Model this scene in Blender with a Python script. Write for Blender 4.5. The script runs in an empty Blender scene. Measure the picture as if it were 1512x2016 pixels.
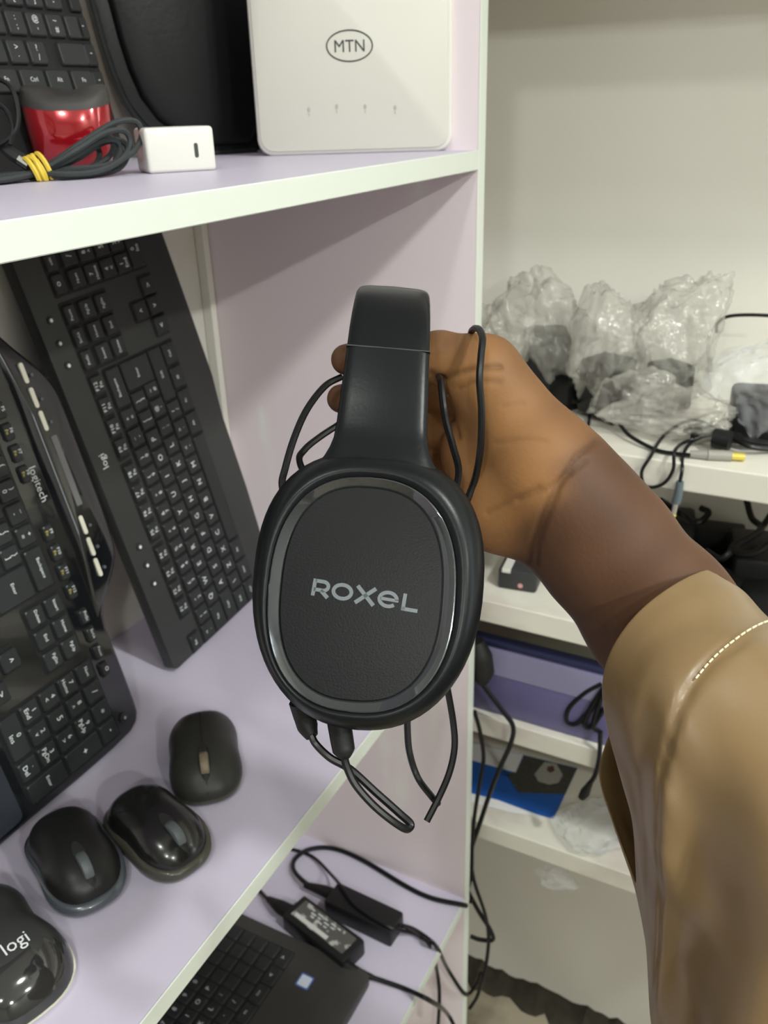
import bpy, bmesh, math, random
import numpy as np
from mathutils import Vector, Matrix
random.seed(7); rng=np.random.default_rng(7)
scene=bpy.context.scene
# ------------------------------------------------------------------ camera
F=1686.46; YAW,PIT,ROL=1.0796,.4426,-.0302
C=np.array([-.8371,-.3337,.1663])*.88
fw=np.array([math.sin(YAW)*math.cos(PIT),math.cos(YAW)*math.cos(PIT),-math.sin(PIT)])
rt=np.cross(fw,[0,0,1.]); rt/=np.linalg.norm(rt); up=np.cross(rt,fw)
_c,_s=math.cos(ROL),math.sin(ROL); rt,up=_c*rt+_s*up,-_s*rt+_c*up
cam=bpy.data.cameras.new('camera'); camo=bpy.data.objects.new('camera',cam)
scene.collection.objects.link(camo); scene.camera=camo
cam.sensor_fit='VERTICAL'; cam.sensor_height=36; cam.sensor_width=27; cam.lens=F/2016*36
cam.clip_start=.01; cam.clip_end=50
camo.matrix_world=Matrix(((rt[0],up[0],-fw[0],C[0]),(rt[1],up[1],-fw[1],C[1]),(rt[2],up[2],-fw[2],C[2]),(0,0,0,1)))
cam.dof.use_dof=True; cam.dof.focus_distance=.345; cam.dof.aperture_fstop=19
# ------------------------------------------------------------------ light and exposure
w=bpy.data.worlds.new('world'); scene.world=w; w.use_nodes=True
w.node_tree.nodes['Background'].inputs[0].default_value=(.9,.95,1,1)
w.node_tree.nodes['Background'].inputs[1].default_value=.15
vs=scene.view_settings; vs.view_transform='Standard'; vs.look='None'; vs.gamma=1; vs.exposure=0.17; vs.use_curve_mapping=False
LAMPS=[(-1.32,-.32,1.34,7),(-.60,-1.30,1.34,24),(-.75,-2.75,1.34,34),(-1.95,-2.7,1.34,48),(-2.1,-1.4,1.34,19)]
for i,(x,y,z,p) in enumerate(LAMPS):
    l=bpy.data.lights.new('ceiling_lamp_light','AREA'); l.shape='DISK'; l.size=.14; l.energy=p; l.color=(.97,1,.94)
    o=bpy.data.objects.new('ceiling_lamp_light',l); scene.collection.objects.link(o); o.location=(x,y,z)
# ------------------------------------------------------------------ pixel helpers (photo 1512x2016)
def ray(x,y): return fw+(x-756)/F*rt-(y-1008)/F*up
def at(x,y,d): return C+ray(x,y)*d
def hit(x,y,n,p):
    n=np.array(n,float); d=ray(x,y); return C+d*(((np.array(p)-C)@n)/(d@n))
def hz(x,y,z): return hit(x,y,(0,0,1),(0,0,z))
def hy(x,y,v): return hit(x,y,(0,1,0),(0,v,0))
def hx(x,y,v): return hit(x,y,(1,0,0),(v,0,0))
Z1,Z2,Z3,D,T=.1102,-.343,-.7863,.308,.0158
ZF=-1.25; XW=.25
# ------------------------------------------------------------------ materials
M={}
def mat(name,col,rough=.5,metal=0,spec=None,noise=0,nscale=60,bump=0,bscale=300,coat=0,sheen=0,emis=None,alpha=None,sss=0):
    m=bpy.data.materials.new(name); m.use_nodes=True; nt=m.node_tree; b=nt.nodes['Principled BSDF']
    if spec is None: spec=.28 if max(col)<.08 and rough>.25 else .5
    b.inputs['Base Color'].default_value=(*col,1); b.inputs['Roughness'].default_value=rough
    b.inputs['Metallic'].default_value=metal; b.inputs['Specular IOR Level'].default_value=spec
    b.inputs['Coat Weight'].default_value=coat
    if sheen: b.inputs['Sheen Weight'].default_value=sheen
    if sss: b.inputs['Subsurface Weight'].default_value=sss; b.inputs['Subsurface Scale'].default_value=.004; b.inputs['Subsurface Radius'].default_value=(1,.4,.2)
    tc=nt.nodes.new('ShaderNodeTexCoord')
    if noise:
        n=nt.nodes.new('ShaderNodeTexNoise'); n.inputs['Scale'].default_value=nscale; n.inputs['Detail'].default_value=5
        nt.links.new(tc.outputs['Object'],n.inputs['Vector'])
        mx=nt.nodes.new('ShaderNodeMix'); mx.data_type='RGBA'
        mx.inputs['A'].default_value=(*[c*(1-noise) for c in col],1); mx.inputs['B'].default_value=(*[min(1,c*(1+noise)) for c in col],1)
        nt.links.new(n.outputs['Fac'],mx.inputs['Factor']); nt.links.new(mx.outputs['Result'],b.inputs['Base Color'])
    if bump:
        n=nt.nodes.new('ShaderNodeTexNoise'); n.inputs['Scale'].default_value=bscale
        nt.links.new(tc.outputs['Object'],n.inputs['Vector'])
        bp=nt.nodes.new('ShaderNodeBump'); bp.inputs['Strength'].default_value=bump; bp.inputs['Distance'].default_value=.001
        nt.links.new(n.outputs['Fac'],bp.inputs['Height']); nt.links.new(bp.outputs['Normal'],b.inputs['Normal'])
    M[name]=m; return m
def patch(name,base,other,scale,lo,hi,stretch=(1,1,1),rough=.5,base2=None):
    """base colour with irregular patches of another colour (stains, bare paint)"""
    m=mat(name,base,rough); nt=m.node_tree; b=nt.nodes['Principled BSDF']
    tc=nt.nodes.new('ShaderNodeTexCoord'); mp=nt.nodes.new('ShaderNodeMapping'); mp.inputs['Scale'].default_value=stretch
    n=nt.nodes.new('ShaderNodeTexNoise'); n.inputs['Scale'].default_value=scale; n.inputs['Detail'].default_value=6
    r=nt.nodes.new('ShaderNodeMapRange'); r.inputs['From Min'].default_value=lo; r.inputs['From Max'].default_value=hi
    mx=nt.nodes.new('ShaderNodeMix'); mx.data_type='RGBA'; mx.inputs['A'].default_value=(*base,1); mx.inputs['B'].default_value=(*other,1)
    nt.links.new(tc.outputs['Object'],mp.inputs['Vector']); nt.links.new(mp.outputs['Vector'],n.inputs['Vector'])
    nt.links.new(n.outputs['Fac'],r.inputs['Value']); nt.links.new(r.outputs['Result'],mx.inputs['Factor'])
    nt.links.new(mx.outputs['Result'],b.inputs['Base Color']); return m
mat('lavender',(.545,.505,.625),.42,spec=.3,noise=.03,nscale=15)
patch('lavender_side',(.83,.74,.78),(.86,.85,.82),9,.60,.72,(1,1.6,.5),.5)
patch('edge_white',(.63,.67,.62),(.42,.24,.09),38,.72,.76,(1,1,1),.35)
patch('back_cream',(.70,.69,.64),(.66,.56,.40),5,.5,.75,(1,1,1),.6)
mat('wall_paint',(.79,.775,.71),.7,noise=.04,nscale=6,bump=.1,bscale=60)
mat('wall_far',(.22,.21,.19),.8,noise=.2,nscale=4); mat('ceiling_paint',(.8,.8,.78),.9)
patch('wall_low',(.72,.70,.64),(.16,.12,.08),7,.72,.78,(1,1,1),.8)
patch('floor_cement',(.30,.26,.19),(.12,.10,.07),9,.45,.7,(1,1,1),.8)
patch('shelf_paint',(.72,.70,.62),(.60,.55,.50),14,.48,.62,(1,.5,1),.45)
mat('key',(.024,.026,.027),.42,noise=.1); mat('key_a',(.022,.025,.027),.35,noise=.1)
mat('legend',(.75,.8,.8),.5); mat('legend_yellow',(.65,.55,.12),.5); mat('legend_dim',(.62,.64,.65),.5)
mat('deck_b',(.036,.038,.037),.45,bump=.1,bscale=900); mat('deck_b_well',(.012,.012,.012),.6)
mat('gloss_black',(.008,.009,.011),.08,coat=.5); mat('deck_a_side',(.03,.035,.045),.3)
mat('black_plastic',(.012,.012,.013),.4); mat('matte_black',(.014,.015,.015),.5,bump=.08,bscale=900)
mat('rubber',(.010,.010,.010),.55); mat('cord',(.008,.008,.009),.32)
mat('hp_body',(.006,.007,.008),.30,spec=.16,bump=.03,bscale=700); mat('hp_ring',(.05,.055,.06),.14,metal=.6,coat=1)
mat('hp_face',(.005,.0055,.006),.34,spec=.14,bump=.06,bscale=1200); mat('hp_text',(.10,.115,.13),.4); mat('hp_pad',(.012,.013,.014),.6,bump=.2,bscale=400)
mat('seam_grey',(.03,.03,.03),.5)
mat('white_plastic',(.57,.56,.51),.4); mat('white_gloss',(.66,.65,.61),.25); mat('ink',(.05,.055,.05),.5); mat('ink_pale',(.38,.38,.33),.6)
mat('red_shell',(.32,.006,.012),.14,metal=.35,coat=1); mat('grey_rubber',(.045,.042,.04),.5)
mat('braid',(.035,.04,.042),.6,bump=.5,bscale=1500); mat('band_yellow',(.62,.45,.05),.5)
mat('leather',(.006,.0065,.007),.42,bump=.15,bscale=250); mat('piping',(.016,.017,.019),.35)
mat('mouse_dark',(.024,.024,.021),.42,bump=.05,bscale=900); mat('mouse_black',(.009,.009,.009),.22,coat=.2); mat('mouse_mid',(.013,.013,.013),.38)
mat('rim_blue',(.06,.072,.085),.25,coat=.4); mat('rim_olive',(.055,.052,.04),.3,coat=.3); mat('wheel_tan',(.16,.13,.08),.5); mat('wheel_grey',(.09,.105,.11),.5)
mat('mouse_gloss',(.02,.02,.02),.08,coat=.6); mat('mouse_logi',(.032,.033,.032),.35); mat('rim_white',(.72,.71,.6),.4)
mat('laptop',(.045,.044,.042),.45,noise=.05); mat('sticker_blue',(.08,.16,.45),.4); mat('sticker_white',(.62,.68,.8),.4)
patch('adapter_label',(.09,.09,.085),(.45,.45,.43),70,.52,.6,(1,1,1),.45)
mat('bar_white',(.6,.6,.58),.5)
mat('tan_satin',(.175,.113,.052),.36,spec=.4,bump=.05,bscale=1500); mat('thread',(.72,.62,.42),.6)
mat('purple_pack',(.13,.12,.26),.3); mat('navy',(.02,.022,.06),.4); mat('purple_pale',(.24,.23,.36),.3)
mat('print_blue',(.012,.10,.42),.4); mat('paper',(.75,.75,.76),.6); mat('print_grey',(.06,.06,.05),.5,noise=.6,nscale=300); mat('print_pale',(.34,.33,.30),.5,noise=.4,nscale=400); mat('print_brown',(.10,.04,.03),.5)
mat('silver',(.6,.6,.58),.25,metal=1); mat('brass',(.75,.6,.12),.35,metal=.3); mat('connector_grey',(.30,.29,.26),.45)
mat('plug_slate',(.10,.13,.15),.4); mat('dark_box',(.04,.04,.042),.4); mat('pink',(.6,.3,.3),.5); mat('lamp_white',(.9,.9,.9),.5)
# translucent polythene
def film(name,a,col,rough):
    m=bpy.data.materials.new(name); m.use_nodes=True; nt=m.node_tree; b=nt.nodes['Principled BSDF']
    b.inputs['Base Color'].default_value=(*col,1); b.inputs['Roughness'].default_value=rough; b.inputs['Alpha'].default_value=a; b.inputs['Specular IOR Level'].default_value=.8
    tc=nt.nodes.new('ShaderNodeTexCoord'); n=nt.nodes.new('ShaderNodeTexNoise'); n.inputs['Scale'].default_value=70; n.inputs['Detail'].default_value=2
    bp=nt.nodes.new('ShaderNodeBump'); bp.inputs['Strength'].default_value=.7; bp.inputs['Distance'].default_value=.006
    nt.links.new(tc.outputs['Object'],n.inputs['Vector']); nt.links.new(n.outputs['Fac'],bp.inputs['Height']); nt.links.new(bp.outputs['Normal'],b.inputs['Normal']); M[name]=m
film('polythene',.34,(.56,.545,.49),.16); film('polythene_clear',.16,(.85,.88,.92),.08)
# skin: colour comes from a painted attribute (palm lighter than the back of the arm)
m=mat('skin',(.2,.1,.05),.55,spec=.2,sss=.08,bump=.10,bscale=500); nt=m.node_tree
vc=nt.nodes.new('ShaderNodeVertexColor'); vc.layer_name='tone'; nt.links.new(vc.outputs['Color'],nt.nodes['Principled BSDF'].inputs['Base Color'])
# ------------------------------------------------------------------ mesh helpers
def link(o,parent=None):
    scene.collection.objects.link(o)
    if parent is not None: o.parent=parent
    return o
def empty(name,label,cat,group=None,loc=(0,0,0)):
    o=bpy.data.objects.new(name,None); o.empty_display_size=.02; o.location=loc; link(o)
    o['label']=label; o['category']=cat
    if group:o['group']=group
    return o
def tag(o,label,cat,group=None):
    o['label']=label;o['category']=cat
    if group:o['group']=group
    return o
class MB:
    def __init__(s): s.v=[];s.f=[];s.m=[]
    def add(s,V,Fc,mi=0):
        b=len(s.v); s.v+= [tuple(map(float,p)) for p in V]; s.f+=[tuple(i+b for i in q) for q in Fc]; s.m+=[mi]*len(Fc); return s
    def box(s,a,b,mi=0):
        x0,y0,z0=a;x1,y1,z1=b
        V=[(x0,y0,z0),(x1,y0,z0),(x1,y1,z0),(x0,y1,z0),(x0,y0,z1),(x1,y0,z1),(x1,y1,z1),(x0,y1,z1)]
        return s.add(V,[(0,3,2,1),(4,5,6,7),(0,1,5,4),(1,2,6,5),(2,3,7,6),(3,0,4,7)],mi)
    def loft(s,rings,cap=True,closed=True,mi=0):
        n=len(rings[0]); b=len(s.v)
        for r in rings: s.v+=[tuple(map(float,p)) for p in r]
        fs=[]
        for i in range(len(rings)-1):
            for j in range(n if closed else n-1):
                k=(j+1)%n; fs.append((b+i*n+j,b+i*n+k,b+(i+1)*n+k,b+(i+1)*n+j))
        if cap:
            fs.append(tuple(b+j for j in reversed(range(n)))); e=b+(len(rings)-1)*n; fs.append(tuple(e+j for j in range(n)))
        s.f+=fs; s.m+=[mi]*len(fs); return s
    def tube(s,pts,r,n=8,mi=0,res=6,spline=True):
        P=spl(pts,res) if spline else np.array(pts,float)
        rr=np.full(len(P),r) if np.isscalar(r) else np.interp(np.linspace(0,1,len(P)),np.linspace(0,1,len(r)),r)
        t=np.gradient(P,axis=0); t/=np.linalg.norm(t,axis=1)[:,None]+1e-12
        a=np.cross(t[0],[0,0,1.]); 
        if np.linalg.norm(a)<.1:a=np.cross(t[0],[1.,0,0])
        rings=[]
        for i in range(len(P)):
            a=a-t[i]*(a@t[i]); a/=np.linalg.norm(a); b=np.cross(t[i],a)
            rings.append([P[i]+rr[i]*(math.cos(q)*a+math.sin(q)*b) for q in np.linspace(0,2*math.pi,n,endpoint=False)])
        return s.loft(rings,mi=mi)
    def xf(s,fn): s.v=[tuple(map(float,fn(np.array(p)))) for p in s.v]; return s
    def mesh(s,name,mats,smooth=False,bevel=0,seg=2,angle=40):
        me=bpy.data.meshes.new(name); me.from_pydata(s.v,[],s.f); 
        for m in mats: me.materials.append(M[m])
        for p,mi in zip(me.polygons,s.m): p.material_index=mi
        bm=bmesh.new(); bm.from_mesh(me)
        bmesh.ops.recalc_face_normals(bm,faces=bm.faces)
        if bevel:
            es=[e for e in bm.edges if len(e.link_faces)==2 and e.calc_face_angle(0)>math.radians(30)]
            bmesh.ops.bevel(bm,geom=es,offset=bevel,segments=seg,affect='EDGES',profile=.5,clamp_overlap=True)
        bm.to_mesh(me); bm.free()
        if smooth:
            for p in me.polygons:p.use_smooth=True
            try: me.set_sharp_from_angle(angle=math.radians(angle))
            except Exception: pass
        me.update(); return me
    def build(s,name,mats,parent=None,smooth=True,bevel=0,seg=2,angle=40):
        return link(bpy.data.objects.new(name,s.mesh(name,[mats] if isinstance(mats,str) else mats,smooth,bevel,seg,angle)),parent)
def spl(pts,res=6):
    P=np.array(pts,float)
    if len(P)<3: return np.array([P[0]+(P[-1]-P[0])*k/res for k in range(res+1)])
    Q=np.vstack([2*P[0]-P[1],P,2*P[-1]-P[-2]]); out=[]
    for i in range(1,len(Q)-2):
        a,b,c,d=Q[i-1:i+3]
        for k in range(res):
            t=k/res; out.append(.5*((2*b)+(-a+c)*t+(2*a-5*b+4*c-d)*t*t+(-a+3*b-3*c+d)*t**3))
    out.append(P[-1]); return np.array(out)
def frame(R,t): 
    R=np.array(R);t=np.array(t); return lambda p: R@p+t
def place(o,R,t):
    o.matrix_world=Matrix(((R[0][0],R[0][1],R[0][2],t[0]),(R[1][0],R[1][1],R[1][2],t[1]),(R[2][0],R[2][1],R[2][2],t[2]),(0,0,0,1)))
def basis(ex,ey_hint):
    ex=np.array(ex,float);ex/=np.linalg.norm(ex);ey=np.array(ey_hint,float);ey-=ex*(ey@ex);ey/=np.linalg.norm(ey)
    return np.array([ex,ey,np.cross(ex,ey)]).T
def prism(outline,z0,z1,mi=0):
    b=MB(); b.loft([[(x,y,z0) for x,y in outline],[(x,y,z1) for x,y in outline]],mi=mi); return b
def rrect(x0,y0,x1,y1,r,n=5):
    out=[]
    for cx,cy,a in((x1-r,y1-r,0),(x0+r,y1-r,90),(x0+r,y0+r,180),(x1-r,y0+r,270)):
        for k in range(n+1):
            t=math.radians(a+90*k/n); out.append((cx+r*math.cos(t),cy+r*math.sin(t)))
    return out
_gl={}
def glyph(txt,off=0.0):
    """flat mesh of a word: height 1 em, centred"""
    if (txt,off) in _gl: return _gl[(txt,off)]
    cu=bpy.data.curves.new('g','FONT'); cu.body=txt; cu.resolution_u=2; cu.align_x='CENTER'; cu.align_y='CENTER'; cu.offset=off
    o=bpy.data.objects.new('g',cu); scene.collection.objects.link(o)
    dg=bpy.context.evaluated_depsgraph_get(); e=o.evaluated_get(dg); me=e.to_mesh()
    V=np.array([v.co[:] for v in me.vertices]) if len(me.vertices) else np.zeros((0,3)); Fc=[tuple(p.vertices) for p in me.polygons]
    e.to_mesh_clear(); bpy.data.objects.remove(o); bpy.data.curves.remove(cu)
    if len(V): V=V-(V.max(0)+V.min(0))/2
    _gl[(txt,off)]=(V,Fc); return V,Fc
def addtext(b,txt,cx,cy,z,h,mi,sx=1,rot=0,wmax=None):
    V,Fc=glyph(txt)
    if not len(V): return
    hh=.72; k=h/hh
    if wmax and (V[:,0].max()-V[:,0].min())*k*sx>wmax: k*=wmax/((V[:,0].max()-V[:,0].min())*k*sx)
    c,s=math.cos(rot),math.sin(rot)
    b.add([(cx+c*x*k*sx-s*y*k,cy+s*x*k*sx+c*y*k,z) for x,y,_ in V],Fc,mi)
# ------------------------------------------------------------------ room
def struct(name,a,b,m):
    o=MB().box(a,b).build(name,m,smooth=False); o['kind']='structure'; return o
struct('floor',(-3.3,-3.2,ZF-.05),(XW+.1,D+.16,ZF),'floor_cement')
struct('ceiling',(-3.3,-3.2,1.36),(XW+.1,D+.16,1.42),'ceiling_paint')
struct('wall_right',(XW,-3.2,ZF),(XW+.1,D+.16,1.36),'wall_paint')
struct('wall_back',(-3.3,D+.06,ZF),(XW,D+.16,1.36),'wall_paint')
struct('wall_left',(-3.3,-3.2,ZF),(-3.2,D+.06,1.36),'wall_far')
struct('wall_front',(-3.2,-3.2,ZF),(XW,-3.1,1.36),'wall_far')
m=bpy.data.materials.new('daylight_glass'); m.use_nodes=True; b_=m.node_tree.nodes['Principled BSDF']
b_.inputs['Base Color'].default_value=(.8,.85,.9,1); b_.inputs['Emission Color'].default_value=(.86,.95,1,1); b_.inputs['Emission Strength'].default_value=7.0; M['daylight_glass']=m
wn=struct('window_1',(XW-.004,-2.75,-.35),(XW+.001,-1.85,.95),'daylight_glass')
for a_,c_ in(((-.03,-2.80,-.40),(0,-2.75,1.0)),((-.03,-1.85,-.40),(0,-1.80,1.0)),((-.03,-2.75,.95),(0,-1.85,1.0)),((-.03,-2.75,-.40),(0,-1.85,-.35)),((-.025,-2.315,-.35),(-.004,-2.285,.95))):
    MB().box((XW+a_[0],a_[1],a_[2]),(XW+c_[0],c_[1],c_[2])).build('window_frame','ceiling_paint',wn,smooth=False)
g='round ceiling lamps of the shop'
for i,(x,y,z,p) in enumerate(LAMPS):
    e=empty('ceiling_lamp','round white downlight fixed to the shop ceiling','lamp',g,(x,y,1.36))
    th=np.linspace(0,2*math.pi,24,endpoint=False)
    MB().loft([[(r*math.cos(t),r*math.sin(t),zz) for t in th] for r,zz in((.11,0),(.11,-.006),(.09,-.012),(.075,-.012),(.072,-.004))],cap=False).build('trim_ring','lamp_white',e)
# ------------------------------------------------------------------ shelving unit with lavender boards
A=empty('shelving_unit','lavender laminate shelving unit with white edging holding keyboards and mice','shelves',loc=(-.6,0,ZF))
def pa(o): o.location=o.location-A.location if False else o.location; o.parent=A; o.matrix_parent_inverse=Matrix.Translation((.6,0,-ZF)); return o
XL=-1.25
def board(name,a,b,m,strip):
    o=pa(MB().box(a,b).build(name,m,smooth=False)); 
    s=MB().box(*strip).build('edge_strip','edge_white',o,smooth=False,bevel=.0006,seg=1); return o
board('side_panel',(0,0,ZF),(T,D,1.0),'lavender_side',((0,-.0012,ZF),(T,0,1.0)))
board('side_panel',(XL-T,0,ZF),(XL,D,1.0),'lavender_side',((XL-T,-.0012,ZF),(XL,0,1.0)))
for z in(Z1,Z2,Z3,.62):
    board('shelf',(XL,0,z-T),(0,D,z),'lavender',((XL,-.0012,z-T),(0,0,z)))
pa(MB().box((XL,D,ZF),(T,D+.005,1.0)).build('back_panel','back_cream',smooth=False))
pa(MB().box((-.010,D-.012,Z2),(-.001,D-.0005,Z1-T)).build('corner_batten','wall_paint',smooth=False,bevel=.001))
# ------------------------------------------------------------------ wall shelving to the right
B=empty('wall_shelving','cream painted wall shelving loaded with bagged chargers','shelves',loc=(XW,-.5,ZF))
XB=.045; TB=.028; B1,B2,B25,B3=-.162,-.36,-.522,-.693
for z in(B1,B2,B25,B3,.34):
    o=MB().box((XB,-1.6,z-TB),(XW,D+.05,z)).build('shelf','shelf_paint',smooth=False,bevel=.0015); o.parent=B; o.matrix_parent_inverse=Matrix.Translation((-XW,.5,-ZF))
o=MB().box((XW-.006,-1.6,ZF),(XW,D+.05,B3-TB)).build('plinth_board','wall_low',smooth=False); o.parent=B; o.matrix_parent_inverse=Matrix.Translation((-XW,.5,-ZF))
o=MB().box((XB+.02,-1.6-.02,ZF),(XW,-1.6,.36)).build('side_panel','shelf_paint',smooth=False); o.parent=B; o.matrix_parent_inverse=Matrix.Translation((-XW,.5,-ZF))
b=MB()      # dark crumbling strip where wall meets floor
n=150; ys=np.linspace(.3,-1.58,n); hgt=.012+.012*rng.random(n); dep=.03+.02*rng.random(n)
b.loft([[(XW-.0062,y,ZF+.0002),(XW-.0062-d_,y,ZF+.0002),(XW-.0062-d_*.5,y,ZF+h_*.6),(XW-.0062,y,ZF+h_)] for y,h_,d_ in zip(ys,hgt,dep)])
mat('dirt',(.035,.03,.022),.9,noise=.5,nscale=80)
tag(b.build('dirt_ridge','dirt'),'dark strip of dirt along the foot of the cream wall','dirt')['kind']='stuff'
# ------------------------------------------------------------------ keyboards
def keymesh(w,h,txt,mats,ht=.003,inset=.0016,mi_txt=1,small=False,extra=None,th=None,corner=False):
    b=MB()
    o=rrect(-w/2,-h/2,w/2,h/2,.0012,1); m_=rrect(-w/2+inset*.55,-h/2+inset*.55,w/2-inset*.55,h/2-inset*.55,.0012,1); i=rrect(-w/2+inset,-h/2+inset,w/2-inset,h/2-inset,.0012,1)
    b.loft([[(x,y,-ht) for x,y in o],[(x,y,-.0006) for x,y in m_],[(x,y,0) for x,y in i]])
    hh=th or (.0058 if len(txt)==1 else .0030)
    cx=0;cy=0
    if txt:
        if '|' in txt:
            a_,c_=txt.split('|'); q=min(.0042,h*.30); addtext(b,a_,cx-.0005,q*.72,.00015,q,mi_txt,wmax=w*.66); addtext(b,c_,cx-.0005,-q*.72,.00015,q,extra or mi_txt,wmax=w*.66)
        else: addtext(b,txt,cx,cy+(.001 if not small else 0),.00015,hh,mi_txt,wmax=w*.62)
    return b.mesh('key',mats,smooth=True,angle=25)
def addkey(parent,x,y,w,h,txt,mats,**k):
    o=bpy.data.objects.new('key',keymesh(w,h,txt,mats,**k)); link(o,parent); o.location=(x,y,0); return o
NUM=[('Num',0,0,1,1),('/',1,0,1,1),('*',2,0,1,1),('-',3,0,1,1),('7|Home',0,1,1,1),('8|^',1,1,1,1),('9|PgUp',2,1,1,1),('+',3,1.5,1,2),('4|<',0,2,1,1),('5',1,2,1,1),('6|>',2,2,1,1),('1|End',0,3,1,1),('2|v',1,3,1,1),('3|PgDn',2,3,1,1),('Enter',3,3.5,1,2),('0|Ins',.5,4,2,1),('.|Del',2,4,1,1)]
R1=['¬|`','!|1','"|2','£|3','$|4','%|5','^|6','&|7','*|8','(|9',')|0','_|-','+|=']
R2=list('QWERTYUIOP')+['{|[','}|]']
R3=list('ASDFGHJKL')+[':|;',"@|'",'~|#']
R4=['||\\']+list('ZXCVBNM')+['<|,','>|.','?|/']
R4[0]='\\'
# ---- matt keyboard with palm rest (leans on the back panel)
RB=np.array([[-.066,-.998,.001],[.2,-.015,-.98],[.977,-.065,.201]]); RB=basis(RB[:,0],RB[:,1]); tB=np.array([-.178,.206,-.333])
kb=empty('keyboard','matt charcoal keyboard with palm rest leaning on the back panel, arrow keys at top','keyboard')
U=.019
out=[(-.0015,.05),(-.0005,.0535),(.003,.0555),(.426,.0555),(.4295,.0535),(.431,.05),(.431,-.09),(.428,-.108),(.40,-.121),(.33,-.124),(.235,-.127),(.2,-.1235),(.19,-.1225),(.11,-.1235),(.03,-.121),(.002,-.108),(-.0015,-.09)]
b=prism(out,-.0165,-.0028); b.build('body','deck_b',kb,bevel=.0016,seg=2)
km=['key','legend']
wl=MB()
def well(x0,y0,x1,y1): wl.loft([[(x,y,z) for x,y in rrect(x0-.001,y0-.001,x1+.001,y1+.001,.002,2)] for z in(-.0029,-.00265)])
kp=U-.0012
well(0,-4.5*U,15*U,.5*U)
for i,t_ in enumerate(R1): addkey(kb,(.5+i)*U,0,kp,kp,t_,km)
addkey(kb,14*U,0,2*U-.0012,kp,'Backspace',km)
addkey(kb,.75*U,-U,1.5*U-.0012,kp,'Tab',km)
for i,t_ in enumerate(R2): addkey(kb,(2+i)*U,-U,kp,kp,t_,km)
addkey(kb,14.25*U,-1.5*U,1.5*U-.0012,2*U-.0012,'Enter',km)
addkey(kb,.875*U,-2*U,1.75*U-.0012,kp,'Caps',km)
for i,t_ in enumerate(R3): addkey(kb,(2.25+i)*U-(.06*U if i>10 else 0),-2*U,kp-(.003 if i>10 else 0),kp,t_,km)
addkey(kb,.625*U,-3*U,1.25*U-.0012,kp,'Shift',km)
for i,t_ in enumerate(R4): addkey(kb,(1.75+i)*U,-3*U,kp,kp,t_,km)
addkey(kb,13.625*U,-3*U,2.75*U-.0012,kp,'Shift',km)
for x,w_,t_ in((.625,1.25,'Ctrl'),(1.9,1.25,'start'),(3.15,1.25,'Alt'),(6.9,6.2,''),(10.65,1.25,'Alt'),(11.9,1.25,'Fn'),(13.15,1.2,'='),(14.38,1.2,'Ctrl')): addkey(kb,x*U,-4*U,w_*U-.0012,kp,t_,km)
fx=[.5,2.6,3.63,4.66,5.7,7.0,8.03,9.06,10.1,11.4,12.43,13.46,14.5]
for i,x in enumerate(fx): addkey(kb,x*U,.0205,.0175,.0135,'Esc' if i==0 else 'F%d|Fn'%i,km)
for x0,x1 in((0,1),(2.05,6.25),(6.45,10.65),(10.85,15.05)): well(x0*U,.0135,x1*U,.0275)
well(.288,-.0265,.348,.0275); 
nav=[['PrtSc','ScrLk','Pause'],['Insert','Home','PgUp'],['Delete','End','PgDn']]
for r_ in range(3):
    for c_ in range(3): addkey(kb,.2985+c_*.0195,.0205-r_*.0193,.0175,.0135 if r_==0 else .0172,nav[r_][c_],km,th=.003)
for x,y,t_ in((.3005,-.078,'<'),(.3195,-.078,'v'),(.3385,-.078,'>'),(.3195,-.0585,'^')): addkey(kb,x,y,.0178,.0178,t_,km); well(x-.0092,y-.0092,x+.0092,y+.0092)
for t_,c_,r_,w_,h_ in NUM: addkey(kb,.3635+c_*.0185,-r_*U,.0185*w_-.0012,U*h_-.0012,t_,km)
for c_,t_ in enumerate(['o','calc','vol-','vol+']): addkey(kb,.3635+c_*.0185,.0205,.0172,.0135,t_,km)
well(.354,-4.5*U,.429,.0275)
wl.build('key_well','deck_b_well',kb,smooth=False)
for x in(.088,.1075,.127,.300,.319,.3385):
    bt=MB().loft([[(x+r*math.cos(t),.0415+r*math.sin(t),z) for t in np.linspace(0,6.283,14,endpoint=False)] for r,z in((.0034,-.003),(.0034,-.0016),(.0024,-.0012))]); bt.build('media_button','deck_b',kb)
    q=MB(); q.loft([[(x+r*math.cos(t),.0415+r*math.sin(t),-.0011) for t in np.linspace(0,6.283,10,endpoint=False)] for r in(.0016,.0008)],cap=False); q.add([(x+.0008*math.cos(t),.0415+.0008*math.sin(t),-.0011) for t in np.linspace(0,6.283,10,endpoint=False)],[tuple(range(10))]); q.build('button_mark','legend',kb,smooth=False)
b=MB(); addtext(b,'logi',.2135,.0425,-.0026,.0072,0); b.build('logo','legend',kb,smooth=False)
place(kb,RB,tB)
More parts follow.
